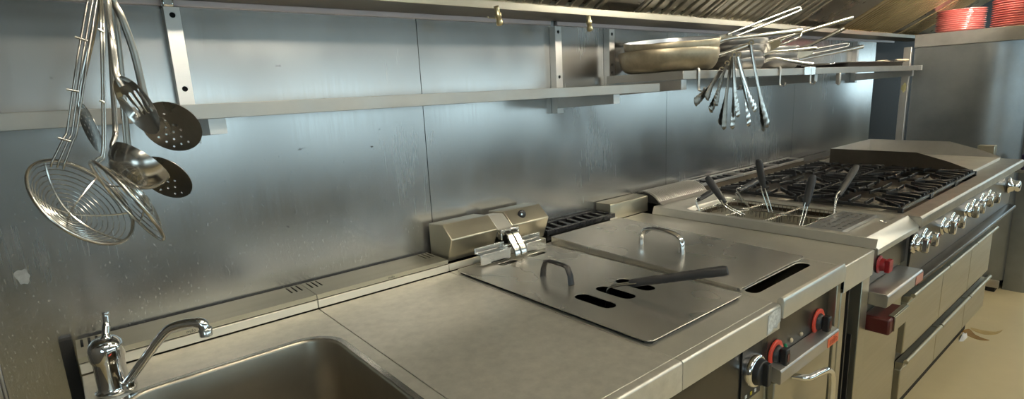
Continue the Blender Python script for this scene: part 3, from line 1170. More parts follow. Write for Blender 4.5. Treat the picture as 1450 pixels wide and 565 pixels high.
# body and front
bm = new(); box(bm, x0 + .002, x1, -.905, -.13, .08, .868)
obj('cooker_body', bm, M['front'], pc)
bm = new(); box(bm, x0, x0 + .012, -.918, -.9055, .05, .849); box(bm, x0 + .012, x1, -.918, -.9055, .735, .849)
obj('control_panel', bm, M['panel'], pc, bevel=.002)
bm = new()
c = P(1250, 375, 'y', -.93)
lathe(bm, [(0, 0), (.030, 0), (.030, .004), (.022, .006), (.020, .020), (.017, .022), (0, .022)], (c.x, -.9185, c.z), Rf, n=26)
box(bm, c.x - .017, c.x + .017, -.954, -.9395, c.z - .020, c.z + .020)
obj('red_knob', bm, M['red'], pc, bevel=.004)
bm = new()
prism(bm, [(-.9055, .733), (-.985, .733), (-.990, .728), (-.990, .695), (-.984, .690), (-.9055, .690)], 'x', 1.865, 2.205)
rl = obj('drip_rail', bm, M['dull'], pc, bevel=.002)
bm = new(); box(bm, 2.125, 2.200, -.9915, -.9903, .696, .726)
obj('faded_label', bm, M['pinklabel'], rl)
bm = new(); box(bm, x0, 2.256, -.922, -.9055, .12, .686)
dr = obj('door', bm, M['front'], pc, bevel=.003)
bm = new(); box(bm, 1.872, 2.032, -.998, -.9225, .600, .652)
hb = obj('door_grip', bm, M['maroon'], dr, bevel=.006)
bm = new(); box(bm, 1.905, 2.036, -1.003, -.9985, .606, .654); box(bm, 1.905, 2.036, -.9985, -.984, .6525, .656)
obj('grip_plate', bm, M['front'], hb, bevel=.001)
legs(x0, x1, pc)

# ---- baskets of the pasta cooker
def wirebasket(name, label, xa, xb, ya, yb, grip, wires):
    """grip: two points (start, end); wires: points on the rim the grip's two rods run to"""
    t = thing(name, label, 'basket', ((xa + xb) / 2, (ya + yb) / 2, .76), 'pasta baskets hanging in the cooker well')
    bm = new()
    tube(bm, [(p[0], p[1], .893) for p in rrect(xa, xb, ya, yb, .02, 4)], .0025, 6, closed=True)
    obj('rim', bm, M['wire'], t)
    bm = new()
    for z, ins in ((.86, .003), (.80, .006), (.76, .01)):
        tube(bm, [(p[0], p[1], z) for p in rrect(xa + ins, xb - ins, ya + ins, yb - ins, .02, 4)], .0012, 6, closed=True)
    for k in range(7):
        y = ya + .02 + (yb - ya - .04) * k / 6
        tube(bm, [(xa, y, .892), (xa + .01, y, .76), (xb - .01, y, .76), (xb, y, .892)], .0011, 4)
    for k in range(7):
        x = xa + .02 + (xb - xa - .04) * k / 6
        tube(bm, [(x, ya, .892), (x, ya + .01, .76), (x, yb - .01, .76), (x, yb, .892)], .0011, 4)
    obj('wire_cage', bm, M['darkutensil'], t)
    a, b = grip
    bm = new()
    d = (b - a)
    pts = [a + d * k / 8 for k in range(9)]
    tube(bm, pts, [.008, .0095, .0105, .011, .0115, .0118, .0118, .0115, .008], 10, flat=(1.25, .8), up=(0, 1, 0) if abs(d.normalized().y) < .8 else (1, 0, 0))
    obj('grip', bm, M['rubber'], t)
    bm = new()
    side = d.normalized().cross(V(.3, 1, .2)).normalized() * .0085
    wm = (wires[0] + wires[1]) / 2
    for s, w in zip((-1, 1), wires):
        tube(bm, curve([a + d * .1 + side * s, a - d.normalized() * .02 + side * s, wm + V(side.x, side.y, 0) * s], 4), .0022, 6)
    obj('grip_rods', bm, M['wire'], t)
    return t


xa, xm, xb = 1.918, 2.066, 2.216
rows = [(-.425, -.290), (-.570, -.432), (-.708, -.577)]
def g(u0, v0, y0, u1, v1, y1):
    return (P(u0, v0, 'y', y0), P(u1, v1, 'y', y1))
wirebasket('pasta_basket', 'rear left pasta basket, its short black grip low beside the ribbed flue cover', xa, xm - .004, *rows[0], g(989, 283, -.30, 1013, 268, -.30),
           [V(xa, -.32, .893), V(xa, -.31, .893)])
wirebasket('pasta_basket', 'rear right pasta basket, its grip leaning right against the dark burners', xm + .004, xb, *rows[0], g(1046, 270, -.34, 1074, 255, -.34),
           [V(xm + .03, -.424, .893), V(xm + .04, -.424, .893)])
wirebasket('pasta_basket', 'pasta basket with its black grip leaning left in front of the ribbed flue cover', xa, xm - .004, *rows[1], g(1026, 287, -.40, 1001, 251, -.30),
           [V(xa + .002, -.50, .893), V(xm - .05, -.434, .893)])
wirebasket('pasta_basket', 'pasta basket with a tall upright black grip before the flue grilles', xm + .004, xb, *rows[1], g(1081, 266, -.50, 1074, 226, -.49),
           [V(xm + .004, -.515, .893), V(xm + .004, -.53, .893)])
wirebasket('pasta_basket', 'pasta basket at the front left with a broad black grip tilted to the right', xa, xm - .004, *rows[2], g(1141, 292, -.69, 1151, 248, -.69),
           [V(xa + .003, -.69, .893), V(xa + .003, -.705, .893)])
wirebasket('pasta_basket', 'pasta basket at the front right, slim dark grip leaning over the perforated tray', xm + .004, xb, *rows[2], g(1187, 277, -.70, 1213, 235, -.70),
           [V(xb - .04, -.706, .893), V(xb - .03, -.706, .893)])

# ---- gas range
rg_ = thing('gas_range', 'six burner stainless steel gas range with chrome knobs, right of the pasta cooker', 'range', (3.1, -.5, 0))
x0, x1, xs = 2.2640, 4.04, 3.350
bm = new()
holeR = [(2.285, -.893), (3.338, -.893), (3.338, -.168), (2.285, -.168)]
plate(bm, [(x0, -.950), (x1, -.950), (x1, -.108), (x0, -.108)], [holeR], .003, flatz(.900))
for f in bm.faces:
    f.smooth = False
prism(bm, [(-.950, .900), (-.957, .893), (-.957, .862), (-.945, .850), (-.940, .850), (-.954, .864), (-.954, .892), (-.950, .896)], 'x', x0, x1)
prism(bm, [(-.9555, .893), (-.950, .8965), (-.914, .8965), (-.948, .866), (-.9545, .864)], 'x', x0 + .0003, x0 + .003)
deck = obj('hob_deck', bm, M['rangetop'], rg_, bevel=.001)
bm = new()
box(bm, 2.285, 3.338, -.893, -.168, .862, .868)
for q in ((2.285, 2.289, -.893, -.168), (3.334, 3.338, -.893, -.168), (2.289, 3.334, -.893, -.889), (2.289, 3.334, -.172, -.168)):
    box(bm, q[0], q[1], q[2], q[3], .868, .8965)
obj('hob_tray', bm, M['well'], rg_)
bm = new(); box(bm, x0, x1 - .1, -.925, -.06, .665, .849)
obj('range_body', bm, M['dull'], rg_)
bm = new(); prism(bm, [(-.9255, .672), (-.9255, .848), (-.938, .848), (-.930, .672)], 'x', x0, x1 - .1)
kpn = obj('knob_panel', bm, M['panel'], rg_, bevel=.001)
bm = new(); prism(bm, [(-.9255, .650), (-.962, .650), (-.966, .654), (-.966, .664), (-.962, .668), (-.9255, .671)], 'x', x0, x1 - .12)
obj('panel_rail', bm, M['panel'], rg_, bevel=.0015)
for i, (u, v) in enumerate(((1301, 346), (1315, 337), (1341, 321), (1354, 313), (1374, 299), (1383, 293), (1395, 284), (1405, 279))):
    c = P(u, v, 'y', -.95)
    yb_ = -.934
    bm = new()
    lathe(bm, [(0, 0), (.036, 0), (.037, .004), (.033, .008), (.026, .010), (.025, .022), (.022, .024), (0, .024)], (c.x, yb_, c.z), Rf, n=28)
    kb = obj('knob', bm, M['chrome'], rg_)
    bm = new()
    prism(bm, [(c.x - .009, c.z + .024), (c.x + .009, c.z + .024), (c.x + .010, c.z - .026), (c.x - .010, c.z - .026)], 'y', yb_ - .046, yb_ - .0245)
    kg = obj('knob_grip', bm, M['bright'], kb, bevel=.004)
    if i < 3:
        bm = new(); lathe(bm, [(0, 0), (.005, 0), (.004, .002), (0, .0025)], (c.x, yb_ - .0463, c.z + .015), Rf, n=10)
        obj('red_dot', bm, M['red'], kg)
c = P(1436, 263, 'y', -.96)
bm = new()
lathe(bm, [(0, 0), (.040, 0), (.042, .006), (.034, .012), (.028, .030), (.030, .044), (.022, .050), (0, .050)], (c.x, -.936, c.z), Rf, n=28)
obj('tap_wheel', bm, M['chrome'], rg_)
# flue with slotted frames behind the burners
for a, b in ((2.270, 2.645), (2.650, 3.015), (3.020, 3.330)):
    bm = new()
    box(bm, a, b, -.104, -.097, .923, .936); box(bm, a, b, -.024, -.012, .923, .938)
    box(bm, a, a + .010, -.097, -.024, .923, .936); box(bm, b - .010, b, -.097, -.024, .923, .936)
    flu = obj('flue_frame', bm, M['dull'], rg_, bevel=.0015)
    bm = new()
    for k in range(6):
        xx = a + .035 + k * (b - a - .06) / 6
        vs = box(bm, xx, xx + .016, -.0965, -.0245, .915, .932)
        for v in vs:
            if v.co.y > -.06:
                v.co.x += .02
    obj('flue_bars', bm, M['iron'], flu)
bm = new(); box(bm, x0 + .004, x1 - .1, -.103, -.010, .870, .914)
obj('flue_duct', bm, M['well'], flu)
bm = new(); box(bm, x0 + .004, 3.335, -.1065, -.1035, .9005, .9225)
obj('flue_face', bm, M['guarddark'], flu)
# burners
BX = [2.285 + .1755 + .351 * i for i in range(3)]
BY = [-.712, -.348]
for bx in BX:
    for by in BY:
        bm = new()
        lathe(bm, [(0, .8685), (.075, .8685), (.072, .874), (.045, .876), (.045, .886), (.050, .888), (.050, .893), (0, .893)], (bx, by, 0), n=24)
        bn = obj('burner', bm, M['burn'], rg_)
        bm = new()
        lathe(bm, [(0, .8935), (.042, .8935), (.044, .896), (.040, .901), (.030, .903), (0, .9035)], (bx, by, 0), n=24)
        obj('burner_cap', bm, M['burner'], bn)
        bm = new(); box(bm, bx + .052, bx + .062, by - .06, by - .05, .8686, .899)
        obj('igniter', bm, M['burn'], bn)


# ---- pan supports (cast grates), built once round the origin
def grate():
    t = thing('pan_support', '', 'grate', (0, 0, 0), 'cast iron pan supports on the burners')
    bm = new()
    hx, hy = .172, .176
    for q in ((-hx, hx, -hy, -hy + .010), (-hx, hx, hy - .010, hy), (-hx, -hx + .010, -hy + .010, hy - .010), (hx - .010, hx, -hy + .010, hy - .010)):
        box(bm, q[0], q[1], q[2], q[3], .010, .022)
    for sx in (-1, 1):
        for sy in (-1, 1):
            box(bm, sx * (hx - .005) - .008, sx * (hx - .005) + .008, sy * (hy - .005) - .008, sy * (hy - .005) + .008, .0, .022)
    obj('frame', bm, M['iron'], t, bevel=.002)
    bm = new()
    def finger(p, q, h0=.014, h1=.034, w=.0085):
        p, q = V(*p), V(*q)
        d = (q - p).normalized()
        s = V(-d.y, d.x) * w / 2
        P4 = [p + s, q + s * .8, q - s * .8, p - s]
        A = [bm.verts.new((c.x, c.y, h0 + (0 if i in (0, 3) else .004))) for i, c in enumerate(P4)]
        B = [bm.verts.new((c.x, c.y, h1 - (.004 if i in (0, 3) else 0))) for i, c in enumerate(P4)]
        bm.faces.new(A[::-1]); bm.faces.new(B)
        for i in range(4):
            bm.faces.new((A[i], A[(i + 1) % 4], B[(i + 1) % 4], B[i]))
    for sy in (-1, 1):
        for xx, ln in ((-.118, .070), (-.070, .085), (0, .118), (.070, .085), (.118, .070)):
            finger((xx, sy * (hy - .008)), (xx, sy * (hy - ln)))
    for sx in (-1, 1):
        for yy, ln in ((-.055, .085), (0, .120), (.055, .085)):
            finger((sx * (hx - .008), yy), (sx * (hx - ln), yy))
        for sy in (-1, 1):
            finger((sx * (hx - .008), sy * (hy - .012)), (sx * .055, sy * .055))
    obj('fingers', bm, M['iron'], t, bevel=.002)
    return t


names = [('left', 0), ('middle', 1), ('right', 2)]
gl = [['black pan support over the front left burner, nearest the perforated tray', 'black pan support over the back left burner, behind the basket grips'],
      ['black pan support over the front middle burner of the range', 'black pan support over the back middle burner, before the flue grilles'],
      ['black pan support over the front right burner, beside the low splash guard end', 'black pan support over the back right burner, against the high splash guard side']]
g0_ = grate()
for i, bx in enumerate(BX):
    for j, by in enumerate(BY):
        if i == j == 0:
            g0_.location = (bx, by, .8972)
            g0_['label'] = gl[0][0]
        else:
            dup(g0_, (bx, by, .8972), label=gl[i][j])

# ---- griddle plate with a splash guard at the far end
sg = thing('griddle_plate', 'griddle plate inside a three sided splash guard at the far end of the range', 'griddle', (3.65, -.55, .9005))
side = [(-.235, .9006), (-.235, .996), (-.640, .994), (-.775, .955), (-.872, .919), (-.872, .9006)]
bm = new(); prism(bm, side, 'x', 3.350, 3.3535); obj('side_guard', bm, M['guarddark'], sg)
bm = new(); prism(bm, side, 'x', 3.9465, 3.950); obj('side_guard', bm, M['dull'], sg)
bm = new(); box(bm, 3.3536, 3.9464, -.2385, -.235, .9006, .996); obj('back_guard', bm, M['dull'], sg)
bm = new(); box(bm, 3.3540, 3.9460, -.870, -.239, .9006, .916); obj('hot_plate', bm, M['hotplate'], sg, bevel=.002)
bm = new(); box(bm, 3.960, 4.015, -.840, -.765, .9006, .976); obj('end_block', bm, M['front'], sg, bevel=.003)

# ---- drawer base under the range
db = thing('drawer_base', 'low stainless steel drawer unit of six fronts standing under the gas range', 'drawers', (2.98, -.5, 0))
bm = new(); box(bm, 2.272, 3.690, -.905, -.10, .160, .648); obj('carcass', bm, M['front'], db, bevel=.002)
bm = new(); box(bm, 2.290, 3.675, -.864, -.12, .002, .159); obj('plinth', bm, M['gap'], db)
bm = new(); box(bm, 2.300, 3.640, -.9085, -.9055, .600, .646); box(bm, 2.300, 3.640, -.9085, -.9055, .300, .372)
obj('finger_groove', bm, M['panel'], db)
for a, b in ((2.302, 2.752), (2.758, 3.212), (3.218, 3.632)):
    for z0, z1, zh in ((.372, .566, .590), (.176, .298, .328)):
        bm = new(); box(bm, a, b, -.932, -.9095, z0 - .008, z1)
        d_ = obj('drawer', bm, M['front'], db, bevel=.003)
        bm = new()
        prism(bm, [(-.931, z1 + .001), (-.911, z1 + .001), (-.911, zh - .002), (-.940, zh + .002)], 'x', a + .002, b - .002)
        tube(bm, [(a + .002, -.945, zh + .008), (b - .002, -.945, zh + .008)], .0085, 14)
        obj('pull_bar', bm, M['front'], d_, bevel=.001)

# ---- tall cabinet at the end
tc = thing('tall_cabinet', 'tall grey steel cabinet closing the far end of the cooking line', 'cabinet', (4.75, -.63, 0))
bm = new()
bend = [(4.432 + .105 * (k / 16) ** 2.6, -.620 - .252 * k / 16) for k in range(17)]
vs = prism(bm, [(4.432, -.295)] + bend + [(4.96, -.872), (4.96, -.295)], 'z', .06, 1.545)
for f in bm.faces:
    f.smooth = len(f.verts) == 4 and f.calc_center_median().x < 4.54 and f.calc_center_median().y < -.62
obj('cabinet_body', bm, M['cab'], tc)
bm = new()
pr_ = [(4.538, -.873), (4.96, -.873), (4.96, -.985), (4.560, -.985)] 
pr_ += [(4.560 - .022 * math.sin(math.radians(a)), -.961 - .024 * math.cos(math.radians(a))) for a in (22, 45, 67, 90)]
prism(bm, pr_, 'z', .0, 1.545); obj('front_post', bm, M['cab'], tc)
bm = new(); box(bm, 4.427, 4.965, -.990, -.290, 1.5465, 1.627); obj('cap', bm, M['dull'], tc, bevel=.002)
bm = new(); box(bm, 4.428, 4.4315, -.615, -.30, .09, .86); obj('lower_panel', bm, M['cabshade'], tc)
bm = new(); box(bm, 4.424, 4.4315, -.872, -.30, .035, .085); obj('bottom_rail', bm, M['dull'], tc, bevel=.002)
bm = new(); box(bm, 4.45, 4.94, -.85, -.32, 0, .055); obj('plinth', bm, M['gap'], tc)
bm = new(); box(bm, 4.398, 4.4265, -.285, -.242, 0, 1.552); po = obj('corner_post', bm, M['dull'], tc, bevel=.002)
bm = new(); plate(bm, [(c[0] + .004 * math.sin(i * 2.4), c[1] + .006 * math.cos(i * 1.7)) for i, c in enumerate(circ(-.264, 1.295, .014, 12, ry=.030))], [], .0006, lambda x, y, s: (4.3972 + s, x, y))
obj('adhesive_patch', bm, mat('yellowed_adhesive', (.42, .38, .18), .6), po)
bm = new(); box(bm, 4.34, 4.537, -.984, -.875, .786, .800); obj('ledge', bm, M['bright'], tc, bevel=.002)
cu_ = new()
lathe(cu_, [(0, 0), (.028, 0), (.031, .004), (.036, .085), (.034, .085), (.029, .006), (0, .005)], (4.385, -.93, .8002), n=20)
o = obj('beaker', cu_, M['purple'])
tag(o, 'dark purple beaker standing on the small ledge of the tall cabinet', 'cup')

# ---- plates on the cabinet
def plate_mesh(r):
    bm = new()
    lathe(bm, [(0, .003), (r * .62, .003), (r * .64, .0), (r * .68, .0), (r * .70, .004), (r * .97, .0135), (r, .0155), (r * .995, .018), (r * .96, .0175), (r * .70, .008), (r * .64, .006), (0, .006)], n=48)
    return bm


ORD = 'first second third fourth fifth sixth seventh eighth ninth tenth eleventh twelfth thirteenth fourteenth fifteenth sixteenth'.split()


def stack(cx, cy, z, r, n, pitch, grp, where):
    first = None
    for k in range(n):
        dx, dy = random.uniform(-.002, .002), random.uniform(-.002, .002)
        if first is None:
            first = obj('dinner_plate', plate_mesh(r), M['plate'], loc=(0, 0, 0))
            o = first
            o.location = (cx, cy, z)
        else:
            o = first.copy()
            COL.objects.link(o)
            o.location = (cx + dx, cy + dy, z + k * pitch)
        if k == 0:
            l = 'bottom coral red plate of the %s' % where
        elif k == n - 1:
            l = 'topmost coral red plate of the %s' % where
        else:
            l = '%s coral red plate from the bottom of the %s' % (ORD[k], where)
        tag(o, l, 'plate', grp)
        o.rotation_euler = (0, 0, random.uniform(0, 6))


stack(4.64, -.472, 1.6275, .130, 11, .0120, 'coral red plates in the low stack', 'low stack on the tall cabinet')
stack(4.64, -.768, 1.6275, .145, 16, .0132, 'coral red plates in the tall stack', 'tall stack on the tall cabinet')

# ================================================================== PANS ON THE RIGHT SHELF
def pan(label, cx, cy, z, r, h, end, tilt=0.0, style='bar', m='pan', rise=.5, grp='frying pans on the right shelf'):
    """round pan whose handle runs from its rim to the point end"""
    t = thing('frying_pan', label, 'pan', (cx, cy, z), grp)
    rb = r - h * .42
    bm = new()
    prof = [(0, 0), (rb * .86, 0), (rb * .96, .0025), (rb + (r - rb) * .22, h * .09), (rb + (r - rb) * .55, h * .24), (rb + (r - rb) * .80, h * .46), (rb + (r - rb) * .94, h * .74), (r, h)]
    prof += [(r - .001, h + .0015), (r - .0035, h + .001)]
    lathe(bm, prof, (cx, cy, z), n=56)
    body = obj('pan_body', bm, M[m], t)
    bm = new()
    lathe(bm, [(r - .0036, h + .0005), (rb + (r - rb) * .94 - .004, h * .74), (rb + (r - rb) * .80 - .004, h * .46), (rb + (r - rb) * .55 - .004, h * .24 + .002), (rb + (r - rb) * .2 - .004, h * .09 + .003), (rb * .86, .0035), (0, .0035)], (cx, cy, z), n=56)
    obj('pan_inside', bm, M['panin'], body)
    end = Vector(end)
    d = end - V(cx, cy, z)
    d.z = 0
    d.normalize()
    s = V(cx, cy, z) + d * (r - (r - rb) * .30) + V(0, 0, h * .66)
    mid = V(cx, cy, z) + d * (r + .035) + V(0, 0, h * .66 + .012)
    w = V(-d.y, d.x, 0)
    bm = new()
    if style == 'bar':
        k1 = mid.lerp(end, .35)
        pts = curve([s, mid, k1, mid.lerp(end, .7), end], 4)
        N = len(pts)
        tube(bm, pts, [.0120 - .0030 * math.sin(PI * min(1, i / N * 1.25)) for i in range(N)], 10, flat=(.8, 1.0), up=(0, 0, 1))
        h_ = obj('pan_handle', bm, M['bright'], t)
    else:
        # flat sleeve that splits into a long wire loop
        k1 = mid.lerp(end, .22)
        w = (w * .55 + V(0, 0, .83)).normalized()
        bm2 = bm
        A = []
        for p, ww in ((s, .022), (mid, .020), (k1, .014)):
            A.append([bm2.verts.new(p + w * ww + V(.001, -.001, .0005)), bm2.verts.new(p - w * ww + V(.001, -.001, .0005)), bm2.verts.new(p - w * ww - V(.001, -.001, .0005)), bm2.verts.new(p + w * ww - V(.001, -.001, .0005))])
        for a, b in zip(A, A[1:]):
            for i in range(4):
                bm2.faces.new((a[i], a[(i + 1) % 4], b[(i + 1) % 4], b[i]))
        bm2.faces.new(A[0]); bm2.faces.new(A[-1][::-1])
        tube(bm, curve([k1 + w * .011 - (end - k1) * .05, k1.lerp(end, .4) + w * .011, k1.lerp(end, .93) + w * .009, end + w * .003, end - w * .003, k1.lerp(end, .93) - w * .009, k1.lerp(end, .4) - w * .011, k1 - w * .011 - (end - k1) * .05], 4), 0.0048, 7)
        h_ = obj('pan_handle', bm, M['bright'], t)
    bm = new()
    for sgn in (-1, 1):
        q = V(cx, cy, z) + d * (r - (r - rb) * .30 - .0042) + w * .010 * sgn + V(0, 0, h * .66)
        lathe(bm, [(0, .002), (.003, .001), (.0042, -.002), (0, -.002)], q, axis_rot(-d), n=10)
    obj('rivets', bm, M['wire'], h_)
    if tilt:
        v = V(cx, cy + 1.5, 0).normalized()
        t.rotation_mode = 'QUATERNION'
        t.rotation_quaternion = Matrix.Rotation(math.radians(tilt), 4, V(-v.y, v.x, 0)).to_quaternion()
    return t


PZ = Z21 + .0006
pan('large browned frying pan at the bottom left, under the other wide pan', 1.835, -.218, PZ, .183, .076, P(1062, 63, 'y', -.44))
pan('large browned frying pan with a bright inside, stacked on the wide lower pan', 1.850, -.220, PZ + .046, .175, .070, P(1133, 50, 'y', -.52), tilt=-7)
pan('small frying pan in the wide pans, flat sleeve and wire loop handle rising steeply', 1.90, -.205, PZ + .066, .115, .040, P(1133, 12, 'y', -.47), style='loop')
pan('pan on the shelf behind the hanging tongs, lowest of the middle pile', 2.315, -.200, PZ, .135, .048, P(1151, 91, 'y', -.46), m='greypan', grp='frying pans on the right shelf')
pan('pan behind the hanging tongs, second of the middle pile, straight bright handle', 2.305, -.200, PZ + .026, .134, .048, P(1155, 68, 'y', -.46), m='greypan')
pan('pan behind the hanging tongs, third of the middle pile, wire loop handle', 2.32, -.205, PZ + .052, .133, .048, P(1134, 49, 'y', -.45), m='greypan', style='loop')
pan('topmost pan of the middle pile, long thin handle rising to the right', 2.34, -.205, PZ + .078, .130, .048, P(1207, 25, 'y', -.56), m='greypan')
pan('lower pan of the pile right of the tongs, thin dark handle', 2.66, -.20, PZ, .125, .045, P(1221, 66, 'y', -.44), m='greypan')
pan('upper pan of the pile right of the tongs, wire loop handle', 2.65, -.20, PZ + .026, .124, .045, P(1201, 63, 'y', -.44), m='greypan', style='loop')
pan('dark pan lying on top of the pile right of the tongs', 2.67, -.20, PZ + .054, .122, .045, P(1196, 40, 'y', -.48), m='greypan')

# ---- black tray and light grips at the right end of the shelf
tr_ = thing('oven_tray', 'shallow black oven tray at the right end of the higher shelf', 'tray', (3.62, -.22, Z21 + .0004))
bm = new()
a = rrect(3.17, 4.06, -.352, -.085, .03, 4)
rings = []
for z, k in ((Z21 + .0005, -.012), (Z21 + .024, 0), (Z21 + .026, .008), (Z21 + .023, .009)):
    pts = rrect(3.17 - k, 4.06 + k, -.352 - k * .8, -.085 + k, .03, 4)
    rings.append([bm.verts.new((p[0], p[1], z)) for p in pts])
for A, B in zip(rings, rings[1:]):
    for i in range(len(A)):
        bm.faces.new((A[i], A[(i + 1) % len(A)], B[(i + 1) % len(A)], B[i]))
bm.faces.new(rings[0][::-1])
obj('tray_pan', bm, M['blackmetal'], tr_)
bm = new()
tube(bm, curve([(3.162, -.30, Z21 + .022), (3.13, -.29, Z21 + .020), (3.125, -.22, Z21 + .02), (3.13, -.15, Z21 + .020), (3.162, -.14, Z21 + .022)], 4), .004, 6)
obj('tray_handle', bm, M['wire'], tr_)


def spatula(label, x0, y0, x1, y1, z):
    t = thing('turner', label, 'spatula', (x0, y0, z), 'turners lying on the black tray')
    a, b = V(x0, y0, z), V(x1, y1, z)
    d = (b - a).normalized(); w = V(-d.y, d.x, 0)
    bm = new()
    tube(bm, [a, a.lerp(b, .04), a.lerp(b, .5), a.lerp(b, .55)], [.009, .014, .013, .008], 8, flat=(.6, 1), up=(0, 0, 1))
    obj('handle', bm, M['tan'], t)
    bm = new()
    p = [a.lerp(b, .55) + w * .006, a.lerp(b, .70) + w * .010, a.lerp(b, .74) + w * .032, b + w * .036, b - w * .036, a.lerp(b, .74) - w * .032, a.lerp(b, .70) - w * .010, a.lerp(b, .55) - w * .006]
    A = [bm.verts.new(q + V(0, 0, .001)) for q in p]
    B = [bm.verts.new(q - V(0, 0, .0012)) for q in p]
    bm.faces.new(A); bm.faces.new(B[::-1])
    for i in range(len(p)):
        bm.faces.new((A[i], A[(i + 1) % len(p)], B[(i + 1) % len(p)], B[i]))
    obj('blade', bm, M['bright'], t)


spatula('turner with a pale handle, nearest the shelf edge on the black tray', 4.16, -.335, 3.84, -.315, Z21 + .033)
spatula('turner with a pale handle, middle one lying on the black tray', 4.10, -.250, 3.80, -.240, Z21 + .033)
spatula('turner with a pale handle, closest to the wall on the black tray', 4.02, -.150, 3.72, -.155, Z21 + .033)

# ================================================================== TONGS
def tongs(label, pivot, tips, y, m, head=.017, dark=None):
    """tongs hanging by their pivot from a shelf hook; tips are two pixel places"""
    pv = P(*pivot, 'y', y)
    t = thing('serving_tongs', label, 'tongs', tuple(pv), 'tongs hanging from the shelf hooks')
    for k, tip in enumerate(tips):
        yy = y - .006 - .012 * k
        e = P(*tip, 'y', yy)
        d = (e - pv)
        L_ = d.length
        d.normalize()
        sgn = 1 if k else -1
        bow = d.cross(V(0, 1, 0)).normalized()
        st = pv + V(0, -.004 - .006 * k, 0)
        pts = curve([st.lerp(e, q) + bow * sgn * -.010 * math.sin(PI * q) for q in (0, .15, .3, .45, .58, .68, .78, .86, .92, .97, 1)], 4)
        N = len(pts)
        rs = []
        acc = [0]
        for i in range(1, N):
            acc.append(acc[-1] + (pts[i] - pts[i - 1]).length)
        for i in range(N):
            u = acc[i] / acc[-1]
            r = .0075 + .0025 * min(1, u * 3)
            if u > .58:
                v = (u - .58) / .42
                r = .0100 + (head - .0100) * math.sin(min(1, v * 1.25) * PI / 2) + .0013 * math.sin(v * 30)
                if v > .86:
                    r *= math.sqrt(max(.02, 1 - ((v - .86) / .14) ** 2))
            rs.append(r)
        bm = new()
        tube(bm, pts, rs, 10, flat=(.17, 1.0), up=(0, 1, 0))
        obj('tong_arm', bm, M[dark if (dark and k == 0) else m], t)
    bm = new()
    R = axis_rot((pv - CAM).normalized() + V(0, 0, .2))
    lathe(bm, [(.0050, -.0015), (.0095, -.0015), (.0095, .0015), (.0050, .0015), (.0050, -.0015)], pv + V(0, -.010, .006), R, n=18)
    obj('hanging_eye', bm, M['bright'], t)
    return t


YT = Y2 - .018
tongs('tarnished tongs hanging furthest left from the shelf, arms swung to the left', (1018, 101), ((983, 146), (1000, 141)), YT, 'darkutensil')
tongs('tongs with a dark scalloped tip, second from the left on the shelf hooks', (1026, 92), ((1005, 158), (1013, 150)), YT - .012, 'darkutensil')
tongs('dark tongs hanging straight down, third from the left on the shelf hooks', (1033, 86), ((1019, 177), (1025, 184)), YT - .022, 'darkutensil')
tongs('bright tongs with one arm hanging straight, right beside the dark hanging tongs', (1036, 80), ((1037, 183), (1046, 166)), YT - .034, 'utensil')
tongs('bright tongs swung to the right between the straight ones and the largest pair', (1042, 80), ((1061, 179), (1071, 157)), YT - .046, 'bright')
tongs('largest tongs hanging furthest right, one blackened tip and one bright tip', (1060, 63), ((1082, 186), (1088, 180)), YT - .052, 'utensil', head=.0185, dark='darkutensil')

# ================================================================== UTENSILS AT THE LEFT
YU = -.47
RIGHT, DOWN, FWD = MR
HOOK = P(150, -28, 'y', YU)
hr = thing('utensil_rail', 'short steel hanging rail under the hood that carries the ladles and skimmers', 'rail', (HOOK.x, HOOK.y, HOOK.z))
bm = new()
tube(bm, [(HOOK.x - .16, YU, HOOK.z + .012), (HOOK.x + .16, YU, HOOK.z + .012)], .006, 10)
obj('rail_bar', bm, M['dull'], hr)
bm = new()
for s in (-.14, .14):
    zt = FZ + (FY - YU) * math.tan(HA) - .015
    tube(bm, [(HOOK.x + s, YU, HOOK.z + .012), (HOOK.x + s, YU, zt)], .004, 8)
obj('rail_rods', bm, M['dull'], hr)


def handle(bm, px, r, flat=None, n=8, m=4, up=(0, 1, 0)):
    """px: (u, v, y) stations"""
    pts = curve([P(u, v, 'y', y) for u, v, y in px], m)
    N = len(pts)
    rr = [r[0] + (r[1] - r[0]) * i / (N - 1) for i in range(N)] if isinstance(r, tuple) else r
    tube(bm, pts, rr, n, flat=flat, up=up)


def frame_at(u, v, y, major, ratio, lean=1):
    """placing matrix for a round utensil head: major is the picture direction (deg, clockwise from right) of its
    widest line, ratio how narrow it looks; lean +1 turns its lower side away.  Returns place, matrix, metres per pixel"""
    c = P(u, v, 'y', y)
    f = (c - CAM).normalized()
    a = math.radians(major)
    dv = (RIGHT * math.cos(a) + DOWN * math.sin(a)) * scale_at(c)
    dv -= f * dv.dot(f)
    sc = dv.length
    mj = dv.normalized()
    mn = f.cross(mj)
    if mn.dot(DOWN) < 0:
        mn = -mn
    th = math.acos(ratio)
    n2 = (mn * math.cos(th) + f * math.sin(th) * lean).normalized()
    nn = mj.cross(n2)
    if nn.dot(f) < 0:
        nn = -nn
    R = Matrix((mj, n2, nn)).transposed()      # local z points away from the viewer
    return c, R, sc


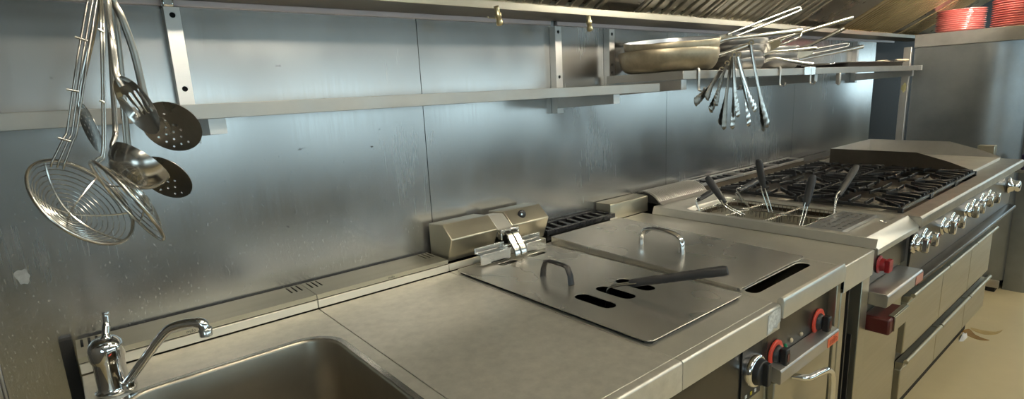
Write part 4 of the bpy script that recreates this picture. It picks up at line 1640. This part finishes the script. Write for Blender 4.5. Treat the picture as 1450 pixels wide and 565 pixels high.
def spider(label, u, v, y, major, ratio, rad_px, depth, lean, spokes, wires, grpm='wire', rings=11):
    c, R, sc = frame_at(u, v, y, major, ratio, lean)
    r = rad_px * sc
    t = thing('wire_skimmer', label, 'skimmer', tuple(P(*wires[0][0])) if False else tuple(c))
    def pt(q, a):
        return c + R @ V(r * q * math.cos(a), r * q * math.sin(a), depth * (1 - q * q))
    bm = new()
    tube(bm, [pt(1, 2 * PI * k / 40) for k in range(40)], .0026, 7, closed=True)
    obj('rim', bm, M[grpm], t)
    bm = new()
    pts = []
    for k in range(rings * 24 + 1):
        q = .06 + .92 * k / (rings * 24)
        pts.append(pt(q, 2 * PI * k / 24))
    tube(bm, pts, .0008, 5)
    obj('wire_spiral', bm, M[grpm], t)
    bm = new()
    for a in spokes:
        tube(bm, [pt(q / 6, a) for q in range(7)], .0013, 5)
    obj('spokes', bm, M[grpm], t)
    bm = new()
    for w in wires:
        handle(bm, w, .0017, n=6)
    return t, bm, pt


# wide spiral skimmer with a three-rod handle
yA = -.50
t, bm, pt = spider('wide round wire spiral skimmer hanging lowest, three thin rods as its handle', 119, 286, yA, 38, .55, 84, .028, -1, (.2, 1.3, 2.4, 3.4, 4.5, 5.5),
                   [[(124, 0, YU), (108, 95, yA + .004), (96, 180, yA + .004), (90, 196, yA), (75, 227, yA - .004), (72, 236, yA)],
                    [(131, 0, YU), (115, 95, yA + .002), (103, 182, yA + .002), (97, 198, yA), (84, 228, yA - .004), (81, 237, yA)],
                    [(137, 0, YU), (122, 95, yA), (109, 184, yA), (103, 200, yA), (92, 230, yA - .004), (90, 239, yA)],
                    [(124, 0, YU), (140, -22, YU), (150, -36, YU), (148, -20, YU), (137, 0, YU)]])
for (ua, va, ub, vb) in ((106, 52, 124, 58), (94, 126, 112, 130), (82, 195, 100, 200)):
    tube(bm, [P(ua, va, 'y', yA - .003), P(ub, vb, 'y', yA - .003)], .0016, 6)
obj('handle', bm, M['utensil'], t)

# folded / edge-on wire skimmer
yB = -.545
t, bm, pt = spider('narrow looking wire skimmer seen edge on, hanging right of the wide spiral skimmer', 181, 286, yB, 47, .13, 75, .022, 1, (.0, 1.05, 2.1, 3.14, 4.2, 5.2),
                   [[(142, 0, YU - .02), (143, 42, yB + .02), (145, 140, yB + .01), (145, 214, yB), (138, 224, yB), (131, 232, yB)],
                    [(144, 0, YU - .02), (147, 42, yB + .02), (148, 140, yB + .01), (148, 216, yB), (142, 228, yB), (134, 236, yB)],
                    [(142, 0, YU - .02), (146, -24, YU - .01), (150, -37, YU), (150, -20, YU - .01), (144, 0, YU - .02)]], rings=8)
tube(bm, [P(139, 41, 'y', yB + .018), P(148, 46, 'y', yB + .018)], .0016, 6)
tube(bm, [P(141, 142, 'y', yB + .008), P(149, 146, 'y', yB + .008)], .0016, 6)
obj('handle', bm, M['wire'], t)

# ladle
yL = -.50
t = thing('ladle', 'round steel ladle hanging in the middle below the slotted spoon', 'ladle', tuple(P(198, 235, 'y', yL)))
c, R, sc = frame_at(201, 229, yL, 33, .30, 1)
r = 47 * sc
# bowl bulges down and towards the viewer, its mouth turned up and away
nz = R @ V(0, 0, 1)
R2 = R
bm = new()
prof = [(r, 0), (r * .99, -r * .12), (r * .95, -r * .30), (r * .86, -r * .50), (r * .72, -r * .68), (r * .52, -r * .82), (r * .28, -r * .90), (0, -r * .93)]
inner = [(0, -r * .90), (r * .28, -r * .87), (r * .50, -r * .79), (r * .70, -r * .65), (r * .83, -r * .48), (r * .92, -r * .29), (r * .965, -r * .12), (r * .97, 0), (r, 0)]
lathe(bm, prof + inner, c, R2, n=36)
obj('bowl', bm, M['utensil'], t)
bm = new()
handle(bm, [(153, -36, YU), (154, 0, YU), (158, 90, yL + .02), (163, 175, yL + .01), (163, 192, yL + .004), (160, 203, yL), (159, 210, yL - .002)], (.0030, .0036), flat=(.6, 1.1))
obj('handle', bm, M['utensil'], t)


def flathead(name, label, u, v, y, major, ratio, lean, outline_fn, holes_fn, depth, stations, rr, m='utensil', flat=(.42, 1.2)):
    c, R, sc = frame_at(u, v, y, major, ratio, lean)
    t = thing(name, label, 'skimmer' if 'skim' in name else 'spoon', tuple(c))
    out = [(p[0] * sc, p[1] * sc) for p in outline_fn]
    hs = [[(p[0] * sc, p[1] * sc) for p in h] for h in holes_fn]
    rx = max(abs(p[0]) for p in out)
    ry = max(abs(p[1]) for p in out)
    ex = [(rx * .8 * q / 4 * math.cos(a), ry * .8 * q / 4 * math.sin(a)) for q in range(1, 5) for a in [2 * PI * k / 12 + q for k in range(12)]]
    ex = [p for p in ex if not any(inside(p, [((hx - h[0][0]) * 1.0 + h[0][0], hy) for hx, hy in h]) for h in hs)]
    def fn(x, yy, s):
        q = (x / rx) ** 2 + (yy / ry) ** 2
        return c + R @ V(x, yy, depth * sc * (1 - q) + s)
    bm = new()
    plate(bm, out, hs, .0010, fn, ex)
    obj('head', bm, M[m], t)
    bm = new()
    handle(bm, stations, rr, flat=flat)
    obj('handle', bm, M[m], t)
    return t


def perf(rpx, ratio_keep=.86, pitch=13, hr=1.9):
    hs = []
    n = int(rpx / pitch) + 1
    for i in range(-n, n + 1):
        for j in range(-n, n + 1):
            x = (i + .5 * (j % 2)) * pitch
            y = j * pitch * .87
            if math.hypot(x, y) < rpx * ratio_keep and y - .35 * x > -rpx * .18:
                hs.append(circ(x, y, hr, 8))
    return hs


flathead('slotted_spoon', 'oval slotted steel spoon hanging in front of the large perforated skimmer', 194, 150, -.52, 56, .72, 1,
         circ(0, 0, 49, 28, ry=28), [slot(-20, y0, 14, y0 * .9, 2.6, 4) for y0 in (-15, -5, 5, 15)], 9,
         [(151, -36, YU), (152, 0, YU), (157, 45, -.505), (163, 95, -.515), (168, 112, -.52), (174, 122, -.522)], (.0032, .0042))
flathead('round_skimmer', 'large round perforated skimmer at the upper right of the hanging utensils', 243, 180, -.455, 30, .80, 1,
         circ(0, 0, 46, 36), perf(46), 7, [(156, -36, YU), (160, 0, YU + .01), (172, 24, -.462), (190, 75, -.458), (203, 130, -.455), (208, 146, -.455), (214, 158, -.454)], (.0040, .0046), m='darkutensil')
flathead('round_skimmer', 'perforated skimmer half hidden behind the ladle bowl', 234, 252, -.445, 33, .62, 1,
         circ(0, 0, 42, 36), perf(42), 6, [(158, -36, YU), (161, 0, YU + .02), (170, 90, -.445), (178, 180, -.443), (183, 214, -.443), (198, 232, -.444), (208, 240, -.444)], (.0036, .0044), m='darkutensil')
flathead('round_skimmer', 'small perforated skimmer seen nearly edge on behind the thin rods', 127, 181, -.43, 66, .22, 1,
         circ(0, 0, 39, 30), perf(39, pitch=11), 4, [(146, -36, YU), (141, 0, YU + .02), (131, 50, -.44), (120, 98, -.432), (113, 128, -.43), (113, 145, -.43), (116, 154, -.43)], (.0030, .0036), m='utensil')

# pale splash on the wall, low at the left
bm = new()
c = P(32, 392, 'y', 0)
bl = [(1.0, 0), (.85, .5), (1.05, 1.0), (.8, 1.5), (.95, 2.0), (1.15, 2.6), (.9, 3.1), (.75, 3.7), (.95, 4.2), (.8, 4.7), (1.05, 5.2), (.85, 5.8)]
q = curve([(c.x + .012 * k * math.cos(a), 0, c.z + .018 * k * math.sin(a)) for k, a in bl], 3, closed=True)
plate(bm, [(p.x, p.z) for p in q], [], .0008, lambda x, y, s: (x, -.0010 + s, y))
tag(obj('splash_mark', bm, mat('dried_white_splash', (.50, .50, .48), .7, noise=(60, .3))), 'pale dried splash on the steel wall, low at the left above the tap', 'stain')

# ================================================================== FLOOR MARKS
def puddle(label, pts, name='spill', mk='spill', cat='stain'):
    bm = new()
    Q = [P(u, v, 'z', .0) for u, v in pts]
    q = curve(Q, 4, closed=True)
    plate(bm, [(p.x, p.y) for p in q], [], .0012, flatz(.0014))
    o = obj(name, bm, M[mk])
    tag(o, label, cat)
puddle('dark brown streak of spilt liquid on the cream floor by the drawers', [(1362, 470), (1372, 466), (1381, 474), (1392, 479), (1401, 482), (1390, 482), (1376, 478)])
M['spill2'] = mat('thin_brown_spill', (.50, .36, .14), .3, noise=(20, .25))
puddle('thin pale brown smear on the cream floor behind the dark streak', [(1374, 464), (1392, 468), (1410, 470), (1420, 467), (1412, 473), (1396, 474), (1382, 470)], mk='spill2')
bm = new()
pp = [P(u, v, 'z', 0.0) for u, v in ((1357, 484), (1362, 474), (1369, 472), (1370, 478), (1364, 484))]
A = [bm.verts.new((p.x, p.y, .002)) for p in pp]
cc = sum((p for p in pp), V(0, 0, 0)) / 5
top_ = [bm.verts.new((p.x * .5 + cc.x * .5 + .01 * math.sin(i * 3), p.y * .5 + cc.y * .5, .018 + .008 * math.sin(i * 2.1))) for i, p in enumerate(pp)]
bm.faces.new(A[::-1])
for i in range(5):
    bm.faces.new((A[i], A[(i + 1) % 5], top_[(i + 1) % 5], top_[i]))
bm.faces.new(top_)
o = obj('paper_scrap', bm, M['white'])
tag(o, 'crumpled white paper scrap on the floor at the foot of the drawers', 'scrap')

# ================================================================== LIGHT
glow = emit('ceiling_lamp_glow', (1, .91, .74), 16)
for i, (x, y, l) in enumerate(((.3, -2.5, 'nearest'), (2.3, -2.5, 'second'), (4.3, -2.5, 'third'), (6.6, -2.5, 'fourth'), (9.2, -2.5, 'farthest'))):
    t = thing('ceiling_light', 'fluorescent ceiling light over the aisle, %s of the row' % l, 'lamp', (x, y, ZC - .09), 'ceiling lights over the aisle')
    bm = new(); box(bm, x - .62, x + .62, y - .15, y + .15, ZC - .05, ZC - .0005)
    obj('housing', bm, M['white'], t, bevel=.005)
    bm = new(); box(bm, x - .60, x + .60, y - .13, y + .13, ZC - .085, ZC - .0505)
    obj('diffuser', bm, glow, t, bevel=.01)

W = bpy.data.worlds.new('daylight')
S.world = W
W.use_nodes = True
bg = W.node_tree.nodes['Background']
bg.inputs[0].default_value = (.66, .90, 1.0, 1)
bg.inputs[1].default_value = 4.0
for (lx, ly, lz, lw, lh, rz) in [((a + b) / 2, YF - .09, (WZ0 + WZ1) / 2, b - a, WZ1 - WZ0, 0) for a, b in WIN] + [(X1 + .09, -2.4, 1.4, 3.8, .9, PI / 2), (X0 - .09, -3.3, 1.35, 2.2, .8, -PI / 2)]:
    ld = bpy.data.lights.new('window_daylight', 'AREA')
    ld.shape = 'RECTANGLE'
    ld.size = lw
    ld.size_y = lh
    ld.cycles.is_portal = True
    lo = bpy.data.objects.new('window_daylight', ld)
    COL.objects.link(lo)
    lo.location = (lx, ly, lz)
    lo.rotation_euler = (PI / 2, 0, rz)

# ================================================================== CAMERA
cd = bpy.data.cameras.new('camera')
co = bpy.data.objects.new('camera', cd)
COL.objects.link(co)
R = Matrix((MR[0], -MR[1], -MR[2])).transposed()
co.matrix_world = Matrix.Translation(CAM) @ R.to_4x4()
cd.sensor_width = 36
cd.lens = FPX / 1450 * 36
cd.shift_x = 0
cd.shift_y = (PY - 282.5) / 1450
cd.clip_start = .02
S.camera = co
S.view_settings.view_transform = 'Standard'
S.view_settings.look = 'None'
S.view_settings.gamma = 1
S.view_settings.exposure = 0.1
S.view_settings.use_curve_mapping = False
S.cycles.use_denoising = True
S.cycles.max_bounces = 10
S.cycles.glossy_bounces = 6
S.cycles.sample_clamp_indirect = 6
for o in bpy.data.objects:
    if '_o' in o:
        del o['_o']
